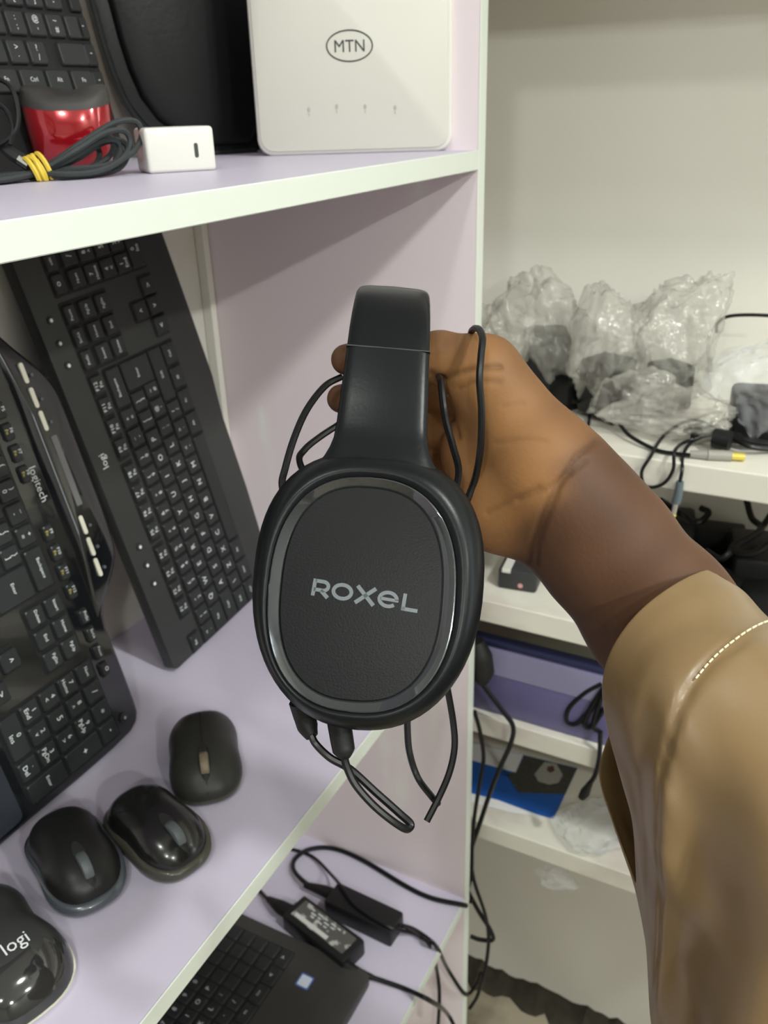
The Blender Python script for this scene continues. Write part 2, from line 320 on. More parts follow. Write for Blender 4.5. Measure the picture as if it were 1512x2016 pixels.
# ---- glossy keyboard with bulging media panel
RA=np.array([[-.003,1,.008],[-.243,.007,-.97],[-.97,-.005,.243]]); RA=basis(RA[:,0],RA[:,1]); tA=np.array([-.343,.197,-.264])
ka=empty('keyboard','glossy black media keyboard with white dash buttons on a bulging top, number pad down','keyboard')
oa=[(-.362,.03),(-.355,.037),(-.30,.0375),(-.283,.039),(-.269,.043),(-.255,.054),(-.237,.068),(-.222,.0745),(-.205,.0765),(-.123,.0775),(-.094,.077),(-.078,.0755),(-.068,.071),(-.057,.062),(-.041,.0445),(-.032,.0395),(-.02,.0375),(.007,.0375),(.05,.0375),(.062,.0365),(.07,.032),(.0745,.022),(.0762,.0),(.0765,-.04),(.0755,-.085),(.0755,-.13),(.072,-.148),(.06,-.157),(-.345,-.157),(-.358,-.15),(-.362,-.13)]
b=prism(oa,-.019,-.0028); b.build('body','gloss_black',ka,bevel=.0042,seg=4)
b=prism([(x*.995-.0008,y*.99) for x,y in oa],-.0215,-.0165); b.build('base_rim','deck_a_side',ka,bevel=.001)
b=prism(rrect(-.355,-.150,.069,-.094,.006),-.0029,-.0015); b.build('palm_rest','deck_a_side',ka,bevel=.0008)
DP=[(-.283,.0315),(-.272,.0395),(-.255,.0515),(-.237,.0655),(-.222,.072),(-.205,.074),(-.123,.075),(-.094,.0745),(-.078,.073),(-.068,.0685),(-.057,.0595),(-.041,.042),(-.030,.0315)]
DP=[tuple(p) for p in spl(DP,3)]+[(-.030-.253*k/14,.0315) for k in range(1,14)]
dcx,dcy=-.154,.050
def dz(x,y):
    s_=max(abs(x-dcx)/.121,abs(y-dcy)/.0225); return -.0030+.0048*max(0,1-min(1,s_)**2.0)
b=MB(); sr=[1,.96,.9,.8,.68,.55,.4,.25,.1]
b.loft([[(dcx+k*(x-dcx),dcy+k*(y-dcy),-.0030+.0048*(1-k**2.0)) for x,y in DP] for k in sr]); b.build('media_panel','gloss_black',ka,angle=180)
P=.0186; kq=P-.0014
kma=['key_a','legend','legend_yellow']
y0=-.0035
wl=MB(); well(-.356,y0-4.5*P,-.0775,y0+.5*P); well(-.0725,y0-1.5*P,-.0165,y0+.5*P); well(-.0545+P/2-.0095,y0-4.4*P,-.035,y0-2.5*P+.001); well(-.0095,-4.5*U,.067,.5*U)
wl.build('key_well','black_plastic',ka,smooth=False)
xs=-.1235-12*P
for i,t_ in enumerate(R1): addkey(ka,xs+i*P,y0,kq,kq,t_,kma)
addkey(ka,-.0955,y0,.0365-.0014,kq,'Backspace',kma)
addkey(ka,xs+.25*P,y0-P,1.5*P-.0014,kq,'Tab',kma)
for i,t_ in enumerate(R2): addkey(ka,xs+(1.5+i)*P,y0-P,kq,kq,t_,kma)
addkey(ka,-.0915,y0-1.5*P,.0275,2*P-.0014,'Enter',kma)
addkey(ka,xs+.375*P,y0-2*P,1.75*P-.0014,kq,'Caps',kma)
for i,t_ in enumerate(R3[:11]): addkey(ka,xs+(1.75+i)*P,y0-2*P,kq,kq,t_,kma)
addkey(ka,xs+.12*P,y0-3*P,1.25*P-.0014,kq,'Shift',kma)
for i,t_ in enumerate(R4): addkey(ka,xs+(1.25+i)*P,y0-3*P,kq,kq,t_,kma)
addkey(ka,xs+13.1*P,y0-3*P,2.6*P-.0014,kq,'Shift',kma)
for x,w_,t_ in((.12,1.25,'Ctrl'),(1.4,1.25,'start'),(2.65,1.25,'Alt'),(6.3,5.9,''),(9.95,1.25,'AltGr'),(11.2,1.2,'Fn'),(12.4,1.15,'='),(13.6,1.2,'Ctrl')): addkey(ka,xs+x*P,y0-4*P,w_*P-.0014,kq,t_,kma)
for r_,row in enumerate((['Insert','Home','PgUp'],['Delete','End','PgDn'])):
    for c_,t_ in enumerate(row): addkey(ka,-.063+c_*.0188,y0-r_*P,.0172,.0172,t_,kma)
for x,y,t_ in((-.0445,-.0555,'^'),(-.063,-.0738,'<'),(-.0445,-.0738,'v'),(-.026,-.0738,'>')): addkey(ka,x,y,.0172,.0172,t_,kma)
for t_,c_,r_,w_,h_ in NUM: addkey(ka,c_*U,-r_*U,U*w_-.0014,U*h_-.0014,t_,kma)
for i in range(4): addkey(ka,-.117+i*.0171,.0165,.0145,.0098,'F%d|Fn'%(9+i),kma,extra=2)
for i,t_ in enumerate(['PrtSc','ScrLk','Pause','o']): addkey(ka,-.041+i*.0166,.0188,.0135,.0095,t_,kma)
for i in range(8): addkey(ka,-.295+(i+(i>3)*.5)*.0171,.0165,.0145,.0098,'F%d|Fn'%(1+i),kma,extra=2)
addkey(ka,-.35,.0165,.0145,.0098,'Esc',kma)
for x in(-.2385,-.2185,-.1995,-.110,-.0905,-.0715):
    b=MB(); b.loft([[(px_,py_,z) for px_,py_ in rrect(x-.0082,.046,x+.0082,.0498,.0018,3)] for z in(dz(x,.048)-.0025,dz(x,.048)+.0009)]); b.build('media_bar','rim_white',ka)
    b=MB(); b.loft([[(x+.003+r*math.cos(t),.0545+r*math.sin(t),z) for t in np.linspace(0,6.283,10,endpoint=False)] for r,z in((.0016,dz(x,.0545)-.002),(.0014,dz(x,.0545)+.0006))]); b.build('media_mark','wheel_grey',ka)
b=MB(); b.loft([[(px_,py_,z) for px_,py_ in rrect(-.186,.0488,-.126,.0545,.001,2)] for z in(-.001,.00195)]); mat('strip_grey',(.14,.14,.15),.3); b.build('display_strip','strip_grey',ka)
b=MB(); addtext(b,'logitech',-.155,.0245,-.0026,.0068,0); b.build('logo','legend_dim',ka,smooth=False)
b=MB(); b.loft([[(.0575+r*math.cos(t),.0195+r*math.sin(t),z) for t in np.linspace(0,6.283,14,endpoint=False)] for r,z in((.0042,-.003),(.0042,-.0014),(.003,-.001))]); b.build('power_button','key_a',ka)
b=MB(); addtext(b,'o',.0575,.0195,-.0009,.0035,0); b.build('button_mark','legend',ka,smooth=False)
place(ka,RA,tA)
# ---- plain black keyboard standing on the upper shelf
kc=empty('keyboard','plain black keyboard standing upright on the upper shelf behind the red mouse','keyboard')
ln=math.radians(13); RC=basis((1,.0,0),(0,math.sin(ln),math.cos(ln))); o0=np.array([0,.216,Z1])
pC=hit(111,50,RC[:,2],o0); lc=RC.T@(pC-o0); ox,oy=lc[0],lc[1]
xr=ox+.0335
b=prism(rrect(xr-.39,.0,xr,.17,.006),-.02,-.0028); b.build('body','matte_black',kc,bevel=.0015)
kmc=['key','legend_dim']
rows=[(oy+.0185,['P','{|[','}|]','_|-'],0),(oy,[':|;',"@|'",'~|#','||\\'],.0),(oy-.0185,['<|,','>|.','?|/'],-.004),(oy-.037,['Alt','Fn','Ctrl'],.0)]
for r_,(yy,tx,dx) in enumerate(rows):
    if r_<2:
        tx=['','']+tx if False else tx
        for i in range(14):
            t_=(['A','S','D','F','G','H','J','K','L'] if r_ else ['W','E','R','T','Y','U','I','O','K'])[i%9] if i<10 else tx[i-10]
            addkey(kc,ox+(i-12)*.0178-(.013 if r_==0 else 0),yy,.0166,.0166,'' if t_=='||\\' else t_,kmc)
    elif r_==2:
        for i in range(12): addkey(kc,ox+(i-12.4)*.0178,yy,.0166,.0166,'ZXCVBNM'[i] if i<7 else (tx[i-9] if i>8 else 'B'),kmc)
        addkey(kc,ox+.0085,yy,.027,.0166,'',kmc)
    else:
        for i in range(8): addkey(kc,ox-.0015+(i-6.5)*.0235,yy,.0222,.0166,tx[i%3] if i!=3 else '',kmc)
    addkey(kc,xr-.0075,yy,.0122,.0166,'-',['matte_black','ink_pale'])
for i in range(12): addkey(kc,ox+(i-11)*.019,oy+.037,.0166,.013,'F%d'%(i+1),kmc)
place(kc,RC,o0)
# ------------------------------------------------------------------ mice
def mouse(label,nose,tail,wid,hgt,shell,rim,wheel,seamlen=1,group=None,rimw=.0,logo=None,base=.010,waist=.04,wheelx=.27,nw=1.0,tw=1.0,gloss_tail=False):
    nose=np.array(nose);tail=np.array(tail);ctr=(nose+tail)/2;d=nose-tail;L=np.linalg.norm(d[:2])
    e=empty('computer_mouse',label,'mouse',group,(ctr[0],ctr[1],Z2)); e.rotation_euler=(0,0,math.atan2(d[1],d[0]))
    th=np.linspace(0,2*math.pi,48,endpoint=False)
    def plan(t):
        c,s=math.cos(t),math.sin(t); x=L/2*math.copysign(abs(c)**.72,c); y=wid/2*math.copysign(abs(s)**.74,s)
        u=2*x/L; y*=1-waist*2*math.exp(-((u-.0)/.35)**2)
        y*= (1+(nw-1)*max(0,u)+(tw-1)*max(0,-u)); return x,y
    PL=[plan(t) for t in th]
    def H(x): u=2*x/L; return hgt*(1-.16*max(0,u+.25)**1.6-.05*max(0,-u-.3))
    def rimz(x): u=2*x/L; return base*(1+.35*math.cos(u*2.2)) 
    def top(x,y,s): return rimz(x)+(H(x)-rimz(x))*max(0,1-s**2.9)**.58
    k0=1-rimw
    ss=[1,.985,.95,.9,.82,.72,.6,.45,.3,.15,.05]
    b=MB(); b.loft([[(s*k0*x,s*k0*y,top(s*k0*x,s*k0*y,s)) for x,y in PL] for s in ss],cap=False); n=len(PL)
    b.add([(.05*k0*x,.05*k0*y,top(0,0,.05)) for x,y in PL],[tuple(range(n))])
    if gloss_tail: b.m=[1 if sum(b.v[i][0] for i in f_)/len(f_)<-.30*L else 0 for f_ in b.f]
    b.build('shell',[shell,'mouse_gloss'],e,angle=180)
    b=MB(); b.loft([[(q*x,q*y,z if z>=0 else rimz(x)+dz) for x,y in PL] for q,z,dz in((.9,.0,0),(.965,.0025,0),(1.0,.006,0),(1.0,-1,-.0005),(k0*.99,-1,.0004))],cap=True); b.build('base',rim,e,angle=180)
    wx=wheelx*L
    zt=top(wx,0,wx/(L/2*k0)); r=.0115
    b=MB(); b.loft([[(wx+.0155*math.cos(t),.0048*math.sin(t),top(wx+.0155*math.cos(t),0,abs(wx+.0155*math.cos(t))/(L/2*k0))+.0004) for t in np.linspace(0,6.283,20,endpoint=False)],[(wx+.006*math.cos(t),.001*math.sin(t),zt+.0006) for t in np.linspace(0,6.283,20,endpoint=False)]],cap=True); b.build('wheel_slot','deck_b_well',e)
    b=MB(); b.loft([[(wx+rr*math.cos(t),yy,zt-r+.0042+rr*math.sin(t)) for t in np.linspace(0,6.283,24,endpoint=False)] for rr,yy in((r-.002,-.0036),(r-.0005,-.003),(r,-.0015),(r,.0015),(r-.0005,.003),(r-.002,.0036))]); b.build('scroll_wheel',wheel,e)
    b=MB(); xx=np.linspace(wx-.05*seamlen if seamlen>1 else wx,L/2*k0*.97,14)
    b.loft([[(x,-.0005,top(x,0,abs(x)/(L/2*k0))+.0004),(x,.0005,top(x,0,abs(x)/(L/2*k0))+.0004),(x,0,top(x,0,abs(x)/(L/2*k0))-.002)] for x in xx]); b.build('button_seam','deck_b_well',e)
    if logo:
        txt,lx,ly,lh,rot,lm=logo; b=MB(); addtext(b,txt,0,0,0,lh,0,rot=rot)
        def onto(p): 
            x,y=p[0]+lx,p[1]+ly; u_=2*x/L; wy=wid/2*(1-waist*2*math.exp(-(u_/.35)**2))*(1+(nw-1)*max(0,u_)+(tw-1)*max(0,-u_)); s=((abs(x)/(L/2*k0))**2.75+(abs(y)/(wy*k0))**2.72)**(1/2.73); return np.array([x,y,top(x,y,min(s,1))+.0006])
        b.xf(onto).build('logo',lm,e,smooth=False)
    return e
mouse('matt dark grey mouse with tan wheel beside the matt keyboard',hz(412,1580,Z2+.006)[:2],hz(392,1387,Z2+.026)[:2],.061,.036,'mouse_dark','rim_olive','wheel_tan',seamlen=1.15,logo=('logi',-.036,0,.004,-math.pi/2,'ink_pale'),waist=.05,tw=.95)
mouse('shiny black mouse with olive rim between two other mice',hz(385,1712,Z2+.006)[:2],hz(232,1548,Z2+.024)[:2],.057,.036,'mouse_black','rim_olive','wheel_grey',rimw=.085,waist=.04,tw=.96,base=.0135)
mouse('black mouse with blue grey rim and faint tail logo beside the shiny one',hz(200,1785,Z2+.006)[:2],hz(92,1583,Z2+.026)[:2],.058,.037,'mouse_mid','rim_blue','wheel_grey',rimw=.085,base=.0135,logo=('logitech',-.037,0,.0035,-math.pi/2,'ink_pale'),waist=.05,tw=.95)
mouse('charcoal mouse with white base and logi lettering on its back',(-.512,.168),(-.541,.052),.074,.038,'mouse_logi','rim_white','wheel_grey',rimw=.02,logo=('logi',-.029,-.006,.0085,-math.pi/2,'legend_dim'),waist=.08,base=.007,tw=1.06,gloss_tail=True)
# red mouse standing on end on the upper shelf
pr=at(138,250,.60); rd=empty('computer_mouse','glossy red mouse standing on end behind the banded grey cable','mouse',loc=(pr[0],pr[1],Z1))
dv=np.array([C[0]-pr[0],C[1]-pr[1]]); rd.rotation_euler=(0,0,math.atan2(dv[1],dv[0]))
zb=np.array([0,.003,.012,.025,.036,.043]); wdt=[.020,.024,.027,.0285,.0292,.0295]; dp=[.012,.017,.021,.023,.022,.0205]
th=np.linspace(0,2*math.pi,40,endpoint=False)
def rring(w_,d_,z,sad=0): return [(d_*math.copysign(abs(math.cos(t))**.75,math.cos(t))*(1 if math.cos(t)>0 else .5),w_*math.copysign(abs(math.sin(t))**.75,math.sin(t)),z-sad*(1-min(1,abs(math.sin(t)))**2)) for t in th]
b=MB(); b.loft([rring(w_,d_,z,.004*(z/.043)**2) for w_,d_,z in zip(wdt,dp,zb)]); b.build('shell','red_shell',rd)
b=MB(); b.loft([rring(.0296,.0206,.0431,.004),rring(.0296,.0200,.048,.006),rring(.0285,.0185,.0535,.008),rring(.026,.016,.0555,.0085),rring(.012,.006,.0545,.006)]); b.build('base','grey_rubber',rd)
# ------------------------------------------------------------------ upper shelf things
# router
br=np.array([-.007,.020]); bl=np.array([-.0835,.167]); wd=np.linalg.norm(br-bl)
rtr=empty('wifi_router','white upright router with oval MTN logo beside the side panel','router',loc=(bl[0],bl[1],Z1))
ang=math.atan2((br-bl)[1],(br-bl)[0]); rtr.rotation_euler=(math.radians(-2),0,ang)
def vert(o): return [(x,z,y) for x,y,z in o]
def front(b,dx=0): b.v=[(x,-z,y) for x,y,z in b.v]; return b
b=front(prism(rrect(0,0.0,wd,.185,.013,6),-.026,0)); b.build('body','white_gloss',rtr,bevel=.003,seg=3)
b=front(prism(rrect(.003,.003,wd-.003,.182,.0115,6),-.001,.0012)); b.build('front_cover','white_plastic',rtr,bevel=.0008)
def rpx(x,y):
    n=np.array([math.sin(ang),-math.cos(ang),0]); p=hit(x,y,n,(bl[0],bl[1],Z1))-np.array([bl[0],bl[1],Z1]); return p[0]*math.cos(ang)+p[1]*math.sin(ang),p[2]
cx,cy=rpx(688,90); x1,_=rpx(735,90); x0_,_=rpx(642,92); ra=(x1-x0_)/2; rb=.0118
b=MB(); th=np.linspace(0,2*math.pi,40,endpoint=False)
b.loft([[(cx+(ra-k)*math.cos(t),cy+(rb-k)*math.sin(t),.0015) for t in th] for k in(0,.0011)],cap=False); front(b).build('logo_ring','ink',rtr,smooth=False)
b=MB(); addtext(b,'MTN',cx,cy,.0015,.0092,0,sx=.95); front(b).build('logo','ink',rtr,smooth=False)
for (x,y) in((608,216),(663,210),(719,210),(778,212)):
    u_,v_=rpx(x,y); b=MB(); b.loft([[(u_+.0013*math.cos(t),v_+.002*math.sin(t),.0015) for t in np.linspace(0,6.283,8,endpoint=False)],[(u_+.0003*math.cos(t),v_+.0008*math.sin(t),.0016) for t in np.linspace(0,6.283,8,endpoint=False)]]); b.box((u_-.0003,v_-.0048,.0014),(u_+.0003,v_-.0025,.0016)); front(b).build('indicator_mark','ink_pale',rtr,smooth=False)
# charger cube
q0=hz(294,343,Z1);q1=hz(428,335,Z1); ang2=math.atan2((q1-q0)[1],(q1-q0)[0]); wq=np.linalg.norm((q1-q0)[:2])
ch=empty('charger_plug','white boxy phone charger with one slim port on the upper shelf','charger',loc=(q0[0],q0[1],Z1)); ch.rotation_euler=(0,0,ang2)
MB().box((0,0,0),(wq,.030,.0275)).build('body','white_gloss',ch,bevel=.0025,seg=3)
b=front(MB().loft([[(x,y,z) for x,y in rrect(wq*.69,.0085,wq*.69+.0026,.0175,.0012,3)] for z in(-.001,.0003)])); b.build('port','ink',ch)
# banded cable
cb=empty('usb_cable','grey braided cable coiled and tied with a yellow band','cable',loc=tuple(hz(75,358,Z1)))
inv=Matrix.Translation(tuple(-x for x in hz(75,358,Z1)))
def cbl(b,name,m): o=b.build(name,m); o.parent=cb; o.matrix_parent_inverse=inv; return o
b=MB()
def gz(x,y,d,r=.0019):
    p=at(x,y,d)
    return np.array([p[0],p[1],max(p[2],Z1+r)])
for k,(dx,dy,sc) in enumerate([(0,0,1),(0,10,.88),(6,-12,1.10),(-10,8,.70),(3,16,.95),(0,-4,.80)]):
    base=[(-70,372,.50),(0,355,.51),(75,338,.525),(150,296,.53),(205,262,.545),(245,258,.555),(256,285,.56),(238,315,.55),(190,338,.54),(130,343,.53),(75,341,.525),(10,352,.515),(-60,362,.505)]
    pts=[]
    for i,(x,y,d) in enumerate(base):
        ww=1 if 3<=i<=9 else .5
        pts.append(gz(90+(x-90)*(sc if x>90 else 1)+dx*ww,330+(y-330)*sc+dy*ww*(.6 if abs(x-75)<10 else 1),d+.0035*(k-2)*(.4 if abs(x-75)<10 else 1)))
    b.tube(pts,.0019,7,res=5)
cbl(b,'cord','braid')
b=MB(); b.tube([gz(-20,150,.515),gz(20,170,.515),gz(36,220,.515),(gz(30,260,.515)),gz(0,285,.515),gz(-40,300,.515)],.0014,6); b.tube([gz(-30,190,.515),gz(10,215,.515),gz(26,250,.515),gz(20,285,.515)],.0014,6); cbl(b,'loose_loop','cord')
b=MB(); b.tube([gz(0,285,.52),gz(30,308,.522),gz(55,322,.523)],[.003,.0045,.0045],8); cbl(b,'plug','matte_black')
b=MB(); b.tube([gz(38,313,.521),gz(58,326,.522)],.0035,8); cbl(b,'plug_tip','silver')
cB=gz(75,338,.525); dB=gz(95,328,.527)-gz(55,345,.521); dB/=np.linalg.norm(dB); RBd=basis(dB,(0,0,1))
b=MB()
for k in range(4):
    o_=(k-1.5)*.0026+.001*math.sin(k*3); tilt=.002*math.sin(k*2.1)
    b.tube([cB+RBd@np.array([o_+tilt*math.sin(t),.0092*math.cos(t),.0072*math.sin(t)]) for t in np.linspace(0,2*math.pi,21)],.0016,6,spline=False)
b.v=[(x,y,max(z,Z1+.0003)) for x,y,z in b.v]
cbl(b,'rubber_band','band_yellow')
# black padded sleeve
p0=np.array([-.155,.275]); dirp=np.array([.125,-.060]); dirp/=np.linalg.norm(dirp); nP=np.array([dirp[1],-dirp[0],0]); 
angp=math.atan2(dirp[1],dirp[0])
pch=empty('laptop_sleeve','black padded sleeve with piped edge standing behind the white router','sleeve',loc=(p0[0],p0[1],Z1)); pch.rotation_euler=(0,0,angp)
def ppx(x,y): 
    p=hit(x,y,nP,(p0[0],p0[1],Z1))-np.array([p0[0],p0[1],Z1]); return p[0]*dirp[0]+p[1]*dirp[1],p[2]
L_=[ppx(*q) for q in((168,-40),(186,20),(205,90),(225,150),(250,205),(285,250),(320,275))]
wmax=(-.012-p0[0])/dirp[0]
outp=L_+[(L_[-1][0]+.016,.0035),(L_[-1][0]+.03,0.0),(wmax-.012,0.0),(wmax-.003,.004),(wmax,.014),(wmax,.19),(L_[0][0],.19)]
b=front(prism(outp,-.016,0)); b.build('body','leather',pch,bevel=.004,seg=3)
ip=[(x+.012,y+.004) for x,y in L_]+[(L_[-1][0]+.024,.006),(wmax-.016,.006),(wmax-.008,.02),(wmax-.008,.18),(L_[0][0]+.012,.18)]
b=front(MB().tube([(x,y,.0) for x,y in L_]+[(L_[-1][0]+.016,.0035,0),(L_[-1][0]+.03,.002,0),(wmax-.012,.002,0)],.0022,8)); b.build('piping','piping',pch)
b=front(MB().loft([[(x,y,-.001) for x,y in ip],[(x*.94+.004,y*.93+.006,.006) for x,y in ip],[(x*.6+.03,y*.6+.03,.0095) for x,y in ip]])); b.build('padded_front','leather',pch,bevel=.002,angle=60)
# ------------------------------------------------------------------ lower shelf: laptop and adapters
xr_,yf_=-.155,.052
lp=empty('laptop','dark grey laptop with a small blue sticker on its palm rest','laptop',loc=(xr_,yf_,Z3))
b=prism(rrect(-.33,0,0,.225,.010,5),0.001,.0155); b.build('base','laptop',lp,bevel=.0015)
hL=.0157
wl=MB(); wl.loft([[(x,y,z) for x,y in rrect(-.305,.094,-.018,.205,.002,2)] for z in(.0152,.0156)]); wl.build('key_well','deck_b_well',lp,smooth=False)
kml=['key','legend_dim']
rl=[('zxcvbnm,./',.1225,-.014),('asdfghjkl;',.141,-.006),('qwertyuiop',.1595,0),('1234567890',.178,.004)]
for tx,yy,dx in rl:
    for i in range(15):
        t_=tx[i-1].upper() if 0<i<11 else ''
        o=addkey(lp,-.0275-(14-i)*.0186,yy,.0172,.0165,t_,kml,ht=.0012); o.location.z=.0170
for i in range(11):
    o=addkey(lp,-.030-(10-i)*.0255,.1035,.0238,.0165,['Ctrl','Fn','','Alt','','','','Alt','Ctrl','<','>'][i],kml,ht=.0012); o.location.z=.0170
for i in range(15):
    o=addkey(lp,-.0275-(14-i)*.0186,.196,.0172,.0118,'F%d'%i if 0<i<13 else '',kml,ht=.0012); o.location.z=.0170
b=prism(rrect(-.215,.012,-.115,.078,.003),.0152,.0157); b.build('touchpad','matte_black',lp)
sx_,sy_=hz(600,1932,Z3+.0157)[:2]-np.array([xr_,yf_])
b=prism(rrect(sx_-.0085,sy_-.0085,sx_+.0085,sy_+.0085,.0015,2),.0155,.01585); b.build('sticker','sticker_blue',lp,smooth=False)
b=prism(rrect(sx_-.0068,sy_-.0068,sx_+.0068,sy_+.0068,.0015,2),.0158,.0160); b.build('sticker_face','sticker_white',lp,smooth=False)
b=prism(rrect(-.33,0,0,.215,.010,5),0,.006); b.v=[(x,.2285-z+y*.10,.014+y*.985) for x,y,z in b.v]; b.build('screen_lid','laptop',lp,bevel=.001)
def brick(label,pts,ht,mats_label):
    P_=[hz(x,y,Z3+ht)[:2] for x,y in pts]; c_=sum(P_)/4; dx=((P_[3]-P_[0])+(P_[2]-P_[1]))/2; dy=((P_[1]-P_[0])+(P_[2]-P_[3]))/2
    Lb,Wb=np.linalg.norm(dx),np.linalg.norm(dy); e=empty('power_adapter',label,'adapter','laptop adapters',(c_[0],c_[1],Z3)); e.rotation_euler=(0,0,math.atan2(dx[1],dx[0])); 
    MB().box((-Lb/2,-Wb/2,.0),(Lb/2,Wb/2,ht)).build('body','black_plastic',e,bevel=.003,seg=2)
    if mats_label:
        b=prism(rrect(-Lb*.42,-Wb*.30,Lb*.42,Wb*.36,.001,1),ht-.0004,ht+.0003); b.build('rating_label','adapter_label',e,smooth=False)
        b=prism(rrect(-Lb*.38,-Wb*.27,Lb*.15,-Wb*.13,.0005,1),ht-.0002,ht+.0005); b.build('barcode','bar_white',e,smooth=False)
        b=MB()
        for r_ in range(3):
            for q in range(5-r_): b.box((-.028+.011*q+.003*r_,Wb*(.24-.11*r_),ht+.0002),(-.028+.011*q+.003*r_+.005+.003*((q*7+r_*3)%2),Wb*(.24-.11*r_)+.0016,ht+.0005))
        b.build('label_print','legend_dim',e,smooth=False)
    return e,Lb,Wb
ad1=brick('black laptop adapter with silver printed label lying beside the laptop',[(552,1799),(601,1762),(721,1852),(672,1893)],.026,True)
ad2=brick('plain black laptop adapter lying beside the labelled one',[(634,1772),(668,1735),(800,1799),(764,1832)],.028,False)
def g3(x,y,h=.0035):
    p=hz(x,y,Z3+h); return np.array([min(p[0],-.0045),p[1],p[2]])
def cable(name,label,paths,r,m='cord',plugs=(),group=None,cat='cable',n=8,res=6):
    p0_=paths[0][0]; e=empty(name,label,cat,group,tuple(p0_)); iv=Matrix.Translation(tuple(-float(v) for v in p0_))
    for pth in paths:
        o=MB().tube(pth,r,n,res=res).build('cord',m); o.parent=e; o.matrix_parent_inverse=iv
    for pth,rr,mm,nm in plugs:
        o=MB().tube(pth,rr,10,res=4).build(nm,mm); o.parent=e; o.matrix_parent_inverse=iv
    return e
def hang(x,y,v=.030): return hx(x,y,v)
cable('mains_cable','black cord arching from the plain adapter to the panel edge',[[g3(640,1760,.012),g3(600,1737,.012),g3(578,1712,.008),g3(582,1690,.006),g3(610,1672,.005),g3(660,1665),g3(720,1685),g3(800,1745),g3(850,1768),g3(905,1780),hx(918,1783,-.004)]],.0031,plugs=[([g3(672,1768,.013),g3(640,1755,.013),g3(600,1742,.012)],[.0085,.0075,.004],'rubber','plug')])
cable('mains_cable','thin black cord lying across the plain adapter',[[g3(560,1670,.003),g3(590,1676,.003),g3(620,1690,.004),g3(650,1720,.012),g3(672,1745,.032),g3(695,1778,.032),g3(730,1805,.032),g3(768,1826,.032),g3(790,1832,.020),g3(815,1838,.006),g3(840,1852,.004)]],.0022)
cable('mains_cable','black cord with a stout plug leaving the labelled adapter towards the lavender back',[[g3(560,1790,.014),g3(530,1772,.010),g3(515,1758,.005),g3(495,1735,.004),g3(470,1705,.004)]],.0026,plugs=[([g3(580,1800,.015),g3(552,1786,.015),g3(528,1770,.011)],[.0095,.009,.004],'rubber','plug')])
cable('mains_cable','black cord running from the labelled adapter over the lowest shelf edge',[[g3(680,1900,.013),g3(705,1915,.010),g3(750,1930,.006),g3(800,1948),hz(850,1972,Z3+.003),hx(880,1995,-.02),hx(897,2030,-.02),hx(900,2080,-.02)]],.0028,plugs=[([g3(676,1897,.014),g3(700,1911,.011),g3(735,1925,.007)],[.006,.0055,.003],'rubber','strain_relief')])
cable('mains_cable','black doubled cord drooping from the plain adapter past the panel foot',[[g3(792,1822,.014),g3(815,1830,.008),g3(845,1850),hz(862,1868,Z3+.004),hx(880,1905,-.018),hx(905,1945,-.01),hx(916,1957,-.002),hx(925,1955,.024),hx(940,1935,.028),hx(947,1915,.03)],[g3(800,1826,.012),g3(830,1846,.006),hz(846,1862,Z3+.004),hx(860,1910,-.03),hx(865,1960,-.03),hx(862,2030,-.03)]],.0026)
